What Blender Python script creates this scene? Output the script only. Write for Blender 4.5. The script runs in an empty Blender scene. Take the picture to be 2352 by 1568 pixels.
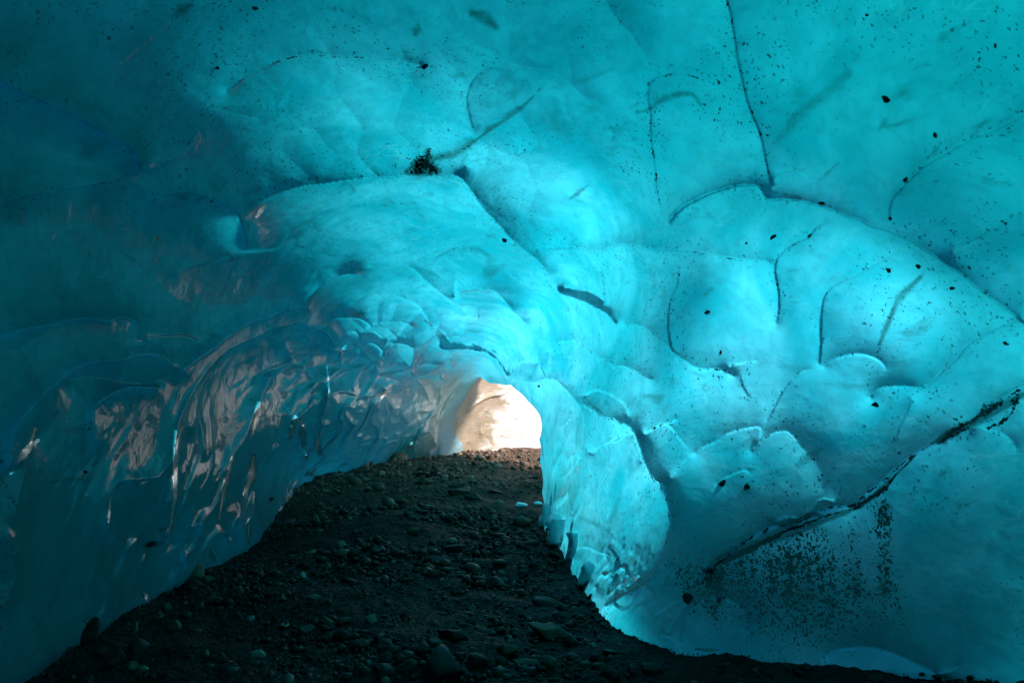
import bpy, math, random
import numpy as np
from mathutils import Vector

# ------------------------------------------------------------------ camera, sky, sun, exposure
SC = bpy.context.scene
COL = SC.collection
CAM_Z = 1.4
PITCH = math.radians(7.1)
FOC = 1568.0                                  # focal length in units of a 2352 wide frame (24 mm on 36 mm)
cam_d = bpy.data.cameras.new("camera")
cam_d.sensor_width = 36.0
cam_d.lens = 24.0
cam_d.clip_start = 0.05
cam_d.clip_end = 600.0
cam = bpy.data.objects.new("camera", cam_d)
COL.objects.link(cam)
cam.location = (0, 0, CAM_Z)
cam.rotation_euler = (math.radians(90) + PITCH, 0, 0)
SC.camera = cam

SUN_DIR = Vector((0.70, 0.08, 0.71)).normalized()
elev = math.asin(SUN_DIR.z)
azim = math.atan2(SUN_DIR.x, SUN_DIR.y)
world = bpy.data.worlds.new("World")
SC.world = world
world.use_nodes = True
wn = world.node_tree
bg = wn.nodes["Background"]
sky = wn.nodes.new("ShaderNodeTexSky")
sky.sky_type = 'NISHITA'
sky.sun_disc = False
sky.sun_elevation = elev
sky.sun_rotation = azim
wn.links.new(sky.outputs[0], bg.inputs[0])
bg.inputs[1].default_value = 0.085
sl = bpy.data.lights.new("sun", 'SUN')
sl.energy = 5.0
sl.angle = math.radians(9.0)
sl.color = (1.0, 0.88, 0.84)
sun = bpy.data.objects.new("sun", sl)
COL.objects.link(sun)
sun.rotation_euler = (-SUN_DIR).to_track_quat('-Z', 'Y').to_euler()

SC.view_settings.view_transform = 'Standard'
SC.view_settings.look = 'None'
SC.view_settings.exposure = 0.84
SC.view_settings.gamma = 1.0
SC.render.engine = 'CYCLES'
cy = SC.cycles
cy.use_denoising = True
cy.use_adaptive_sampling = True
cy.adaptive_threshold = 0.025
cy.max_bounces = 6
cy.diffuse_bounces = 3
cy.glossy_bounces = 3
cy.transmission_bounces = 4
cy.transparent_max_bounces = 8
cy.volume_bounces = 0
cy.sample_clamp_indirect = 6.0

rng = np.random.default_rng(7)
random.seed(7)

# ------------------------------------------------------------------ helpers
def to_world(u, v, Y):
    """point seen at (u, v) of a 2352 x 1568 frame at world distance Y along +y"""
    up = (784.0 - v) / FOC
    rt = (u - 1176.0) / FOC
    dy = math.cos(PITCH) - math.sin(PITCH) * up
    dz = math.sin(PITCH) + math.cos(PITCH) * up
    t = Y / dy
    return np.stack([rt * t, Y + 0 * t, CAM_Z + dz * t], axis=-1)

def to_pix(P):
    x, y, z = P[..., 0], P[..., 1], P[..., 2] - CAM_Z
    f = np.cos(PITCH) * y + np.sin(PITCH) * z
    up = -np.sin(PITCH) * y + np.cos(PITCH) * z
    f = np.maximum(f, 1e-3)
    return 1176 + FOC * x / f, 784 - FOC * up / f

def _hash(ix, iy, iz, s):
    h = (ix * 374761393 + iy * 668265263 + iz * 2147483647 + s * 1274126177) & 0xFFFFFFFF
    h = ((h ^ (h >> 13)) * 1274126177) & 0xFFFFFFFF
    h = h ^ (h >> 16)
    return (h & 0xFFFFFF).astype(np.float64) / 16777216.0 * 2 - 1

def vnoise(P, scale, seed=0):
    X = P * scale
    I = np.floor(X).astype(np.int64)
    F = X - I
    F = F * F * F * (F * (F * 6 - 15) + 10)
    r = 0
    for dx in (0, 1):
        wx = F[..., 0] if dx else 1 - F[..., 0]
        for dy in (0, 1):
            wy = F[..., 1] if dy else 1 - F[..., 1]
            for dz in (0, 1):
                wz = F[..., 2] if dz else 1 - F[..., 2]
                r = r + wx * wy * wz * _hash(I[..., 0] + dx, I[..., 1] + dy, I[..., 2] + dz, seed)
    return r

def fbm(P, scale, octs=3, seed=0, gain=0.5):
    r, a = 0, 1.0
    for o in range(octs):
        r = r + a * vnoise(P, scale * 2.03 ** o, seed + 17 * o)
        a *= gain
    return r

def sstep(a, b, x):
    t = np.clip((x - a) / (b - a), 0, 1)
    return t * t * (3 - 2 * t)

def mesh_obj(name, verts, faces, mat=None, smooth=True, parent=None, attrs=None):
    """faces: (n,4) or (n,3) arrays, or a list of such arrays"""
    if not isinstance(faces, list):
        faces = [faces]
    me = bpy.data.meshes.new(name)
    verts = np.ascontiguousarray(verts, dtype=np.float32)
    loops = np.concatenate([f.reshape(-1) for f in faces]).astype(np.int32)
    counts = np.concatenate([np.full(len(f), f.shape[1]) for f in faces]).astype(np.int32)
    starts = np.concatenate([[0], np.cumsum(counts)[:-1]]).astype(np.int32)
    me.vertices.add(len(verts)); me.vertices.foreach_set("co", verts.reshape(-1))
    me.loops.add(len(loops)); me.loops.foreach_set("vertex_index", loops)
    me.polygons.add(len(counts)); me.polygons.foreach_set("loop_start", starts)
    me.polygons.foreach_set("loop_total", counts)
    me.update(calc_edges=True)
    me.validate()
    if smooth:
        me.polygons.foreach_set("use_smooth", np.ones(len(me.polygons), dtype=bool))
    if attrs:
        for k, a in attrs.items():
            at = me.attributes.new(k, 'FLOAT', 'POINT')
            at.data.foreach_set("value", np.ascontiguousarray(a, dtype=np.float32))
    if mat: me.materials.append(mat)
    o = bpy.data.objects.new(name, me)
    COL.objects.link(o)
    if parent: o.parent = parent
    return o

def tag(o, label=None, cat=None, group=None, kind=None):
    if label: o["label"] = label
    if cat: o["category"] = cat
    if group: o["group"] = group
    if kind: o["kind"] = kind
    return o

def grid_faces(nr, nc, off=0, flip=False):
    i = np.arange(nr - 1)[:, None] * nc + np.arange(nc - 1)[None, :] + off
    f = np.stack([i, i + 1, i + nc + 1, i + nc], axis=-1).reshape(-1, 4)
    return f[:, ::-1] if flip else f

def floor_z(x, y):
    s = sstep(5.0, 16.5, y)
    z = 0.80 * s
    z = z + 0.10 * np.exp(-((x + 1.6) ** 2 / 1.2 + (y - 8.6) ** 2 / 6))
    z = z + 0.14 * sstep(-1.9, -3.4, x) * sstep(7.5, 4.5, y)
    z = z + 0.05 * np.exp(-((x - 1.3) ** 2 / .10 + (y - 4.1) ** 2 / .05))
    P = np.stack([x, y, 0 * x], axis=-1)
    z = z + 0.05 * fbm(P, 0.7, 3, 5)
    return z

# ------------------------------------------------------------------ traced crests of the ice
# every crest: (points in frame units, height, width inside, width outside, dirt); the scallop lies to the right hand
RID = []
STEPS = []
def S(pts):
    """Catmull-Rom through the points"""
    p = np.array(pts, float)
    if len(p) < 3: return p
    q = np.vstack([2 * p[0] - p[1], p, 2 * p[-1] - p[-2]])
    out = []
    for i in range(len(p) - 1):
        a, b, c, d = q[i:i + 4]
        n = max(3, int(np.hypot(*(c - b)) / 9))
        t = np.linspace(0, 1, n, endpoint=False)[:, None]
        out.append(.5 * ((2 * b) + (-a + c) * t + (2 * a - 5 * b + 4 * c - d) * t ** 2 + (-a + 3 * b - 3 * c + d) * t ** 3))
    out.append(p[-1:])
    return np.vstack(out)

def tile(c, r, pts):
    return [(784.4 * c + x / 2.9985, 522.5 * r + y / 2.9985) for x, y in pts]
def R(c, r, A, wi, wo, dirt, pts, rev=False):
    p = tile(c, r, pts)
    if rev: p = p[::-1]
    RID.append((S(p), A, wi, wo, dirt))
def ST(c, r, A, wi, wo, dirt, pts):
    STEPS.append((S(tile(c, r, pts)), A, wi, wo, dirt))
def Z(A, wi, wo, dirt, pts):
    RID.append((S([(631.6 + .2197 * x, 717.8 + .2197 * y) for x, y in pts]), A * 1.6, wi, wo, dirt))

# upper left
ST(0,0, 40,90,60,.5,[(-200,430),(0,540),(130,620),(260,680),(440,748),(560,815),(690,890),(820,965),(900,1030),(940,1100),(945,1200)])
R(0,0, 15,40,40,.8,[(-100,1420),(-20,1395),(60,1375),(170,1358),(400,1312),(560,1290),(750,1250),(870,1215),(1000,1185),(1150,1135),(1230,1085),(1300,1020),(1350,930),(1390,850)])
R(0,0, 13,60,50,.9,[(1500,640),(1600,590),(1700,510),(1820,455),(1930,400),(2060,370),(2170,362),(2352,375),(2550,380),(2700,390),(2850,430),(2960,440)])
R(0,0, 24,40,50,.4,[(1000,1400),(1150,1335),(1300,1325),(1450,1365),(1530,1405),(1610,1450),(1640,1500),(1655,1567),(1668,1630),(1678,1740)])
ST(0,0, 30,60,160,.7,[(1670,1490),(1740,1420),(1850,1345),(1960,1300),(2130,1265),(2352,1235),(2552,1215),(2732,1210),(2900,1190),(3050,1210),(3130,1190),(3175,1230),(3252,1320),(3312,1400),(3392,1490),(3462,1567),(3522,1637),(3592,1687),(3662,1737),(3722,1800),(3772,1880),(3817,1952),(3880,1990),(3990,2040),(4090,2100),(4180,2150),(4250,2220),(4297,2260)])
R(0,0, 7,120,90,0,[(730,500),(900,370),(1180,150),(1400,40),(1600,-80)])
# top centre
R(1,0, 9,60,50,.35,[(960,925),(900,880),(868,730),(880,620),(930,520),(1020,470),(1160,455),(1300,460),(1430,480),(1560,560),(1640,640),(1760,770),(1840,870),(1860,970)])
R(1,0, 11,60,50,.3,[(800,1150),(900,1090),(1040,1075),(1200,1075),(1300,1050),(1400,1050),(1500,1075),(1650,1085),(1780,1080),(1850,1095),(1910,1135),(1960,1175),(1980,1250),(1990,1340)])
R(1,0, 11,70,60,.4,[(1700,-120),(1780,-20),(1830,50),(1880,120),(1930,180),(1990,240),(2060,340),(2100,430),(2130,480),(2160,520)])
R(1,0, 12,60,50,.9,[(2235,1567),(2200,1380),(2165,1130),(2135,950),(2132,800),(2115,640),(2140,550),(2210,510),(2352,492),(2412,505),(2500,530),(2570,590),(2600,680)])
ST(2,0, 26,130,45,1.,[(600,1355),(610,1300),(600,1200),(580,1080),(560,980),(530,880),(490,790),(460,700),(430,600),(400,480),(370,350),(340,190),(325,90),(300,-10),(260,-200)])
ST(2,0, 41,40,200,.9,[(-110,1560),(0,1450),(60,1400),(150,1355),(250,1310),(370,1275),(480,1265),(530,1285),(560,1340),(610,1360),(700,1362),(820,1375),(900,1395),(1000,1420),(1100,1460),(1200,1490),(1300,1540),(1400,1562),(1500,1607),(1600,1657),(1750,1747),(1850,1807),(1950,1877),(2050,1967),(2150,2037),(2250,2117),(2352,2207),(2500,2330),(2700,2500)])
ST(2,0, 34,60,180,.7,[(1430,1540),(1425,1450),(1440,1360),(1500,1290),(1590,1200),(1660,1130),(1760,1075),(1850,1025),(2020,935),(2150,885),(2250,840),(2352,780),(2500,700)])
R(2,0, 12,30,30,.3,[(615,1290),(640,1220),(700,1185),(780,1170),(850,1200),(890,1230)])
R(2,1, 9,50,60,.2,[(1820,190),(1930,110),(2080,40),(2200,-20),(2350,-110)])
# left
R(0,1, 20,45,45,.3,[(-200,780),(-60,740),(60,755),(130,715),(300,690),(430,655),(580,632),(660,640),(735,660),(780,635),(850,632),(900,650),(935,700),(950,760),(950,810)])
R(0,1, 15,35,40,.5,[(940,790),(1010,755),(1100,742),(1200,738),(1280,755),(1340,790),(1390,830)])
R(0,1, 22,45,50,.4,[(40,1700),(60,1567),(70,1480),(110,1380),(170,1290),(260,1190),(340,1110),(450,1010),(560,955),(680,925),(820,915),(900,890),(980,875),(1050,880),(1110,910),(1150,950),(1175,990)])
R(0,1, 7,30,40,.1,[(380,1060),(600,1020),(700,1030),(800,1055),(900,1080),(1030,1090),(1100,1075)])
R(0,1, 20,30,40,.5,[(700,1510),(660,1470),(640,1400),(628,1300),(640,1240),(680,1200),(760,1145),(860,1110),(960,1100),(1050,1095),(1100,1070)])
R(0,1, 20,22,45,.5,[(1105,2170),(1130,2070),(1155,1970),(1163,1820),(1168,1660),(1180,1480),(1200,1380),(1250,1250),(1310,1130),(1370,1030),(1440,940),(1520,870),(1620,810),(1700,770),(1800,720),(1900,685),(1990,668),(2080,665),(2160,680),(2220,715),(2280,790),(2320,850)])
R(0,1, 24,45,45,.5,[(1180,1020),(1300,930),(1390,875),(1450,830),(1560,740),(1700,650),(1850,590),(1960,555),(2050,545),(2085,540),(2110,480),(2160,420),(2240,365),(2352,310),(2452,278),(2502,270)])
R(0,1, 9,50,50,.4,[(1160,330),(1300,270),(1450,220),(1600,190),(1700,165),(1800,155),(1870,135),(1930,108),(2060,40)])
R(0,1, 8,30,40,.1,[(1705,1100),(1760,1030),(1880,960),(2000,900),(2150,880),(2300,860)])
R(0,1, 15,14,30,.2,[(1470,2010),(1500,1900),(1540,1770),(1570,1670),(1600,1570),(1650,1500),(1680,1440),(1720,1320),(1770,1220),(1800,1150),(1840,1060),(1875,975)])
R(0,1, 13,22,22,.2,[(1690,2180),(1665,2130),(1650,2040),(1660,1930),(1690,1830),(1740,1750),(1800,1640),(1850,1540),(1950,1450)])
R(0,1, 9,14,14,.2,[(1920,1520),(1885,1460),(1880,1380),(1885,1300),(1900,1230),(1950,1180)])
R(0,1, 11,18,20,.1,[(2015,1545),(1985,1520),(1965,1450),(1980,1370),(2040,1300),(2100,1230),(2120,1150),(2150,1030)])
R(0,1, 10,12,12,.1,[(2015,1545),(2040,1450),(2075,1330),(2110,1260)])
R(0,1, 9,14,14,.0,[(2250,1165),(2240,1160),(2235,1050),(2245,940),(2280,880)])
R(0,2, 18,25,25,.4,[(870,610),(790,580),(735,500),(708,400),(715,310),(750,230),(790,180),(900,170),(1050,165),(1130,190)])
R(0,2, 8,30,30,.2,[(870,605),(920,560),(1000,510),(1080,490),(1150,490)])
R(0,2, 9,35,35,.2,[(590,980),(620,850),(660,760),(720,660),(790,595),(860,600)])
R(0,2, 9,40,40,.2,[(790,1050),(830,870),(880,780),(1000,720),(1130,640),(1200,570),(1250,560)])
R(0,2, 14,30,30,.3,[(1265,800),(1250,680),(1270,610),(1330,540),(1400,470),(1470,440),(1530,460)])
R(0,2, 10,20,20,.3,[(1815,560),(1812,480),(1840,410),(1900,350),(1955,300),(1960,150),(1990,30)])
R(0,2, 12,30,30,.3,[(0,500),(40,620),(65,720),(70,800),(50,900),(10,1010),(-40,1100)])
R(0,2, 9,18,25,.2,[(60,470),(100,380),(130,250),(170,130),(195,20),(210,-10),(240,-170),(250,-250)])
R(0,2, 8,18,18,.1,[(-60,150),(20,150),(60,110),(130,90),(180,70)])
R(0,2, 8,30,30,.1,[(600,1200),(640,1180),(700,1100),(800,1040),(850,990)])
R(0,2, 9,30,30,.1,[(1180,880),(1210,780),(1260,720),(1320,700)])
# centre
R(1,1, 13,40,30,.3,[(20,560),(60,530),(150,475),(250,458),(370,458),(450,490),(520,530),(570,590),(600,640),(590,700)])
R(1,1, 14,35,35,.4,[(145,272),(300,262),(430,255),(500,280),(560,330),(640,400),(720,470),(780,515),(840,545),(900,595),(990,610)])
R(1,1, 9,30,25,.6,[(590,290),(640,285),(700,300),(760,320),(795,325),(790,400),(780,460),(775,490)])
R(1,1, 8,35,35,.8,[(620,270),(650,220),(700,180),(760,150),(800,140),(900,150),(1000,190)])
R(1,1, 18,50,35,.7,[(780,480),(800,440),(840,425),(930,415),(1010,422),(1080,450),(1140,500),(1190,570),(1250,640),(1290,710),(1330,790),(1370,870),(1385,930),(1400,960),(1410,1020)])
R(1,1, 12,45,35,.5,[(1080,240),(1130,270),(1180,330),(1250,370),(1330,440),(1390,500),(1430,570),(1470,640),(1500,700),(1520,770)])
R(1,1, 9,40,30,.6,[(1500,400),(1620,410),(1720,440),(1790,480),(1830,520),(1835,560)])
R(1,1, 18,60,45,.7,[(1310,155),(1340,130),(1450,125),(1600,125),(1700,145),(1770,160),(1850,125),(1950,115),(2050,130),(2150,145),(2300,155),(2450,152),(2580,185),(2700,200),(2810,215),(2910,230),(2990,250)])
R(1,1, 14,55,35,.6,[(1870,590),(1840,540),(1830,450),(1815,350),(1808,250),(1805,160)])
R(1,1, 14,45,40,.7,[(1890,740),(1900,710),(1950,685),(2020,675),(2090,690),(2150,730),(2200,780),(2260,820),(2320,870),(2372,920),(2412,950),(2492,980),(2580,985),(2650,990),(2702,1010),(2732,1060)])
R(1,1, 14,40,35,.8,[(1505,850),(1505,810),(1540,785),(1610,790),(1680,820),(1750,870),(1830,920),(1890,970),(1960,970),(2050,1000),(2110,1040),(2200,1060)])
R(1,1, 14,55,35,.5,[(2372,930),(2320,870),(2280,810),(2262,700),(2275,520),(2310,400),(2320,300),(2340,220)])
R(1,1, 12,25,30,.9,[(1380,850),(1430,845),(1500,850),(1570,880),(1630,940),(1680,1010),(1700,1080),(1700,1150),(1670,1190)])
R(1,1, 8,25,22,.5,[(1150,1010),(1210,950),(1260,935),(1390,925)])
R(1,1, 16,35,40,.5,[(1210,1075),(1260,1070),(1340,1072),(1410,1050),(1480,1050),(1540,1090),(1600,1160),(1640,1210),(1670,1270),(1680,1350),(1682,1500),(1670,1640),(1655,1740),(1625,1850),(1600,1960),(1592,2060),(1595,2130),(1610,2200)])
R(1,1, 17,60,35,1.,[(1640,1190),(1700,1240),(1760,1290),(1850,1310),(1950,1355),(2010,1410),(2050,1470),(2080,1567),(2110,1660),(2150,1730),(2220,1780),(2255,1900),(2275,2000),(2280,2040),(2260,2150),(2230,2250),(2200,2320),(2130,2420),(2060,2490),(1960,2530),(1880,2580),(1790,2660)])
R(1,1, 10,25,25,.5,[(1680,1210),(1700,1150),(1760,1128),(1830,1135),(1900,1170),(1960,1230),(1980,1320),(1960,1355)])
R(1,1, 9,40,35,.6,[(1690,1590),(1760,1520),(1820,1480),(1900,1470),(1970,1420),(2000,1500),(2040,1567),(2060,1620)])
R(1,1, 9,40,35,.8,[(2050,1450),(2110,1420),(2160,1390),(2220,1360),(2290,1340),(2352,1300)])
R(1,1, 9,30,25,.5,[(1510,1390),(1560,1360),(1590,1330),(1600,1290),(1580,1240)])
R(1,1, 7,14,14,.5,[(1420,1760),(1420,1600),(1410,1400),(1400,1330),(1380,1280)])
# right
R(2,1, 15,60,45,.9,[(630,720),(655,560),(655,430),(632,250),(680,160),(760,100),(850,60),(900,0),(960,-40),(1060,-60)])
R(2,1, 16,60,50,.6,[(945,1000),(945,920),(955,800),(950,680),(958,560),(985,460),(1040,400),(1120,365),(1250,300),(1400,210),(1500,150)])
R(2,1, 17,55,45,.6,[(935,1005),(990,950),(1060,905),(1150,880),(1220,872),(1290,888),(1350,915),(1390,960),(1400,1020)])
R(2,1, 13,50,40,.7,[(540,1390),(600,1290),(640,1220),(700,1110),(760,1040),(820,1000),(880,990),(930,1005)])
R(2,1, 13,45,45,.8,[(0,910),(60,950),(140,980),(230,985),(300,990),(350,1010),(380,1060)])
R(2,1, 8,40,35,.6,[(300,985),(340,945),(430,925),(540,910)])
R(2,1, 8,30,30,.5,[(480,1190),(440,1130),(410,1060),(405,970)])
R(2,1, 24,70,45,.5,[(1260,1220),(1300,1160),(1350,1120),(1430,1100),(1520,1095),(1580,1105),(1650,1110),(1740,1050),(1830,950),(1900,880),(1980,790),(2080,720),(2200,660),(2310,625),(2450,560)])
R(2,1, 10,70,40,.0,[(1450,1500),(1480,1400),(1530,1300),(1570,1200),(1580,1140)])
R(2,1, 13,45,40,.6,[(40,1590),(90,1560),(160,1510),(240,1470),(300,1425),(400,1400),(500,1385),(525,1400),(525,1450),(500,1510),(455,1567)])
R(2,1, 15,55,40,.8,[(430,1600),(455,1567),(520,1490),(600,1435),(680,1410),(720,1415),(760,1450),(800,1510),(870,1567),(920,1637),(950,1697),(955,1777),(965,1867)])
R(2,1, 14,35,40,.6,[(1760,1510),(1850,1430),(1960,1390),(2050,1378),(2100,1400),(2200,1430),(2280,1490),(2330,1567)])
ST(2,2, 34,45,150,1.2,[(150,815),(230,770),(330,690),(450,600),(560,545),(640,505),(750,492),(850,452),(950,400),(1050,375),(1180,372),(1250,295),(1350,220),(1430,140),(1520,60),(1600,0),(1690,-50),(1780,-85),(1850,-130),(1960,-175),(2050,-215),(2100,-275),(2200,-375),(2352,-465),(2500,-540)])
R(2,2, 13,14,18,.2,[(620,515),(670,450),(740,430),(800,435),(870,390),(920,330),(970,310),(1020,325),(1080,370)])
R(2,2, 16,40,28,.5,[(-40,1320),(0,1180),(40,1100),(80,1040),(180,1000),(260,990),(340,1010),(410,1060),(435,1130),(430,1250)])
R(1,2, 9,30,30,.2,[(2130,1140),(2150,1110),(2200,1070),(2270,1020),(2352,1005)])
R(2,2, 16,26,22,.2,[(960,1410),(1000,1380),(1050,1350),(1130,1335),(1250,1330),(1350,1345),(1470,1390),(1600,1450),(1720,1510),(1830,1580),(1950,1650)])
R(2,2, 9,30,30,.1,[(1740,1540),(1770,1510),(1850,1480),(1920,1445)])
R(2,2, 9,30,22,.1,[(220,230),(240,210),(300,160),(380,125),(440,112),(480,150)])
R(1,2, 10,30,30,.4,[(1560,740),(1600,690),(1640,650),(1700,640),(1800,690),(1890,720)])
R(1,2, 6,10,12,.5,[(1500,620),(1505,450),(1500,250),(1520,50),(1525,-100)])
def Q(A, dt, pts):
    RID.append((S([(1176 + .5 * x, 783.8 + .5 * y) for x, y in pts]), A, 30, 30, dt))
Q(10,.7,[(340,520),(430,465),(540,425),(590,520),(640,600)])
Q(9,.6,[(620,430),(670,395),(720,380),(790,470),(825,520)])
Q(8,.8,[(720,650),(760,600),(790,560),(830,520)])
Q(8,.1,[(230,640),(300,560),(330,520)])
Q(9,.2,[(430,1130),(470,1090),(500,1040),(480,980),(420,930)])
Q(9,.1,[(690,1400),(720,1300),(800,1210),(820,1200)])
Q(10,.1,[(660,1330),(720,1350),(790,1420),(820,1450)])
# small lobes round the far end
Z(9,20,16,.1,[(630,345),(680,260),(740,205),(820,190),(880,280),(910,320)])
Z(10,22,16,.1,[(470,190),(560,80),(680,40),(830,30),(920,65),(980,130),(985,190)])
Z(8,16,14,.1,[(820,200),(900,180),(1010,190),(1080,230),(1105,285)])
Z(10,20,14,.1,[(990,160),(1020,110),(1150,85),(1300,85),(1400,115),(1480,165)])
Z(10,20,16,.1,[(670,420),(750,390),(850,370),(960,300),(1040,330),(1110,410),(1140,490)])
Z(9,20,14,.1,[(1130,490),(1135,420),(1180,330),(1280,300),(1380,320),(1440,390),(1450,410)])
Z(8,18,14,.1,[(1110,280),(1230,230),(1350,220),(1345,265)])
Z(10,30,18,.0,[(790,850),(800,780),(850,670),(900,560),(980,510),(1130,500)])
Z(9,20,16,.0,[(1250,625),(1350,570),(1480,540),(1600,520),(1720,520),(1740,570)])
Z(9,20,14,.0,[(1460,405),(1560,390),(1700,375),(1800,395),(1865,470)])
Z(9,20,14,.1,[(1730,560),(1800,500),(1920,465),(2100,450),(2230,465),(2280,520),(2260,580)])
Z(14,30,22,.3,[(1640,330),(1780,345),(2000,350),(2200,380),(2290,440),(2352,520),(2440,640),(2560,770)])
Z(6,12,10,.2,[(1650,200),(1720,165),(1780,210),(1815,280)])
Z(7,14,12,.2,[(1820,300),(1900,270),(2050,280),(2170,340),(2230,380)])
Z(7,10,12,.0,[(535,880),(515,720),(540,560),(600,470),(660,400)])
Z(9,20,16,.0,[(380,1000),(450,900),(560,850),(700,830),(780,850),(850,880)])
Z(9,14,14,.0,[(190,1450),(105,1350),(120,1240),(180,1130),(260,1050),(330,960),(400,800)])
Z(8,12,12,.0,[(350,1560),(300,1480),(250,1390),(270,1250),(300,1100)])
Z(8,12,12,.0,[(400,1500),(400,1400),(440,1260),(480,1180),(560,1170)])
Z(9,14,14,.0,[(880,1180),(800,1120),(720,1020),(790,930),(900,880),(1000,840),(1100,780),(1230,745)])
Z(7,12,10,.0,[(1040,1020),(1090,900),(1150,800),(1230,755),(1290,770)])
Z(6,12,10,.0,[(1190,1000),(1260,880),(1320,820),(1400,780)])
Z(7,12,10,.0,[(1480,1200),(1560,1130),(1700,1040)])
Z(6,12,10,.0,[(1340,1180),(1440,1060),(1560,1010),(1700,1040)])
Z(9,14,12,.0,[(1440,1500),(1440,1380),(1490,1280),(1600,1260),(1690,1400)])
Z(7,14,12,.0,[(1240,740),(1320,700),(1420,620),(1560,640),(1700,650),(1760,720)])

def seg_dist(px, py, poly):
    """unsigned distance, side sign and position along the line of the nearest point"""
    best = np.full(px.shape, 1e18); sg = np.ones(px.shape); tt = np.zeros(px.shape)
    L = np.hypot(*np.diff(poly, axis=0).T); cum = np.concatenate([[0], np.cumsum(L)])
    for i in range(len(poly) - 1):
        ax, ay = poly[i]; bx, by = poly[i + 1]
        dx, dy = bx - ax, by - ay
        l2 = dx * dx + dy * dy + 1e-9
        t = np.clip(((px - ax) * dx + (py - ay) * dy) / l2, 0, 1)
        ex = px - ax - t * dx; ey = py - ay - t * dy
        d = ex * ex + ey * ey
        m = d < best
        best = np.where(m, d, best)
        cr = dx * (py - ay) - dy * (px - ax)      # >0: right hand of the walk (y points down)
        sg = np.where(m, np.sign(cr), sg)
        tt = np.where(m, cum[i] + t * L[i], tt)
    return np.sqrt(best), sg, tt, cum[-1]

def bil(M, x, y):
    h, w = M.shape
    x = np.clip(x, 0, w - 1.001); y = np.clip(y, 0, h - 1.001)
    i, j = x.astype(int), y.astype(int); fx_, fy_ = x - i, y - j
    return (M[j, i] * (1 - fx_) * (1 - fy_) + M[j, i + 1] * fx_ * (1 - fy_) + M[j + 1, i] * (1 - fx_) * fy_ + M[j + 1, i + 1] * fx_ * fy_)

def crest_field(lines, u0, v0, u1, v1, px_, lam):
    """relief between the crests: heights held on both sides of every crest line and relaxed smoothly in between"""
    w, h = int((u1 - u0) / px_), int((v1 - v0) / px_)
    X, Y = np.meshgrid(u0 + (np.arange(w) + .5) * px_, v0 + (np.arange(h) + .5) * px_)
    val = np.zeros((h, w)); wt = np.zeros((h, w)); dirt = np.zeros((h, w)); seam = np.zeros((h, w))
    for pts, A, VR, dt in lines:
        lo = (pts.min(0) - 50 - np.array([u0, v0])) / px_; hi = (pts.max(0) + 50 - np.array([u0, v0])) / px_
        a_, b_ = max(0, int(lo[0])), min(w, int(hi[0]) + 2); c_, d_ = max(0, int(lo[1])), min(h, int(hi[1]) + 2)
        if a_ >= b_ or c_ >= d_: continue
        sl_ = (slice(c_, d_), slice(a_, b_))
        d, sg, tt, L = seg_dist(X[sl_], Y[sl_], pts)
        end = sstep(0, 1, np.minimum(tt, L - tt) / min(60, .35 * L)) ** .5
        m = (d < 1.5 * px_) & (end > .45)
        q = np.where(sg > 0, VR + (1 - VR) * (1 - end), 1.0) * A
        ww = m * (A * np.ones_like(q))
        val[sl_] = np.where(m, np.maximum(val[sl_], q), val[sl_]); wt[sl_] += ww
        dirt[sl_] = np.maximum(dirt[sl_], dt * np.exp(-(d / (2.6 + 1.2 * dt)) ** 1.4) * end)
        seam[sl_] = np.maximum(seam[sl_], dt * np.exp(-(d / 20) ** 1.5) * end)
    fix = (wt > 0).astype(float)
    lamr = lam(X, Y) / px_
    pyr = [(val, fix, lamr)]
    while min(pyr[-1][0].shape) > 60:
        v_, f_, l_ = pyr[-1]; hh, ww_ = v_.shape[0] // 2 * 2, v_.shape[1] // 2 * 2
        b = lambda M: M[:hh, :ww_].reshape(hh // 2, 2, ww_ // 2, 2).sum((1, 3))
        fs = b(f_); pyr.append((np.where(fs > 0, b(v_ * f_) / np.maximum(fs, 1e-9), 0), (fs > 0).astype(float), b(l_) / 8))
    Hc = np.zeros_like(pyr[-1][0])
    for k in range(len(pyr) - 1, -1, -1):
        v_, f_, l_ = pyr[k]
        if k < len(pyr) - 1:
            yy_, xx_ = np.mgrid[0:v_.shape[0], 0:v_.shape[1]]
            Hc = bil(Hc, (xx_ - .5) / 2, (yy_ - .5) / 2)
        den = 4 + 1 / l_ ** 2
        for it in range(60 if k < 2 else 120):
            q = np.pad(Hc, 1, mode='edge')
            Hn = (q[:-2, 1:-1] + q[2:, 1:-1] + q[1:-1, :-2] + q[1:-1, 2:]) / den
            Hc = np.where(f_ > 0, v_, Hn)
    for _ in range(2):
        q = np.pad(Hc, 1, mode='edge'); Hc = (q[:-2, 1:-1] + q[2:, 1:-1] + q[1:-1, :-2] + q[1:-1, 2:] + 4 * Hc) / 8
    return Hc, dirt, seam

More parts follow.
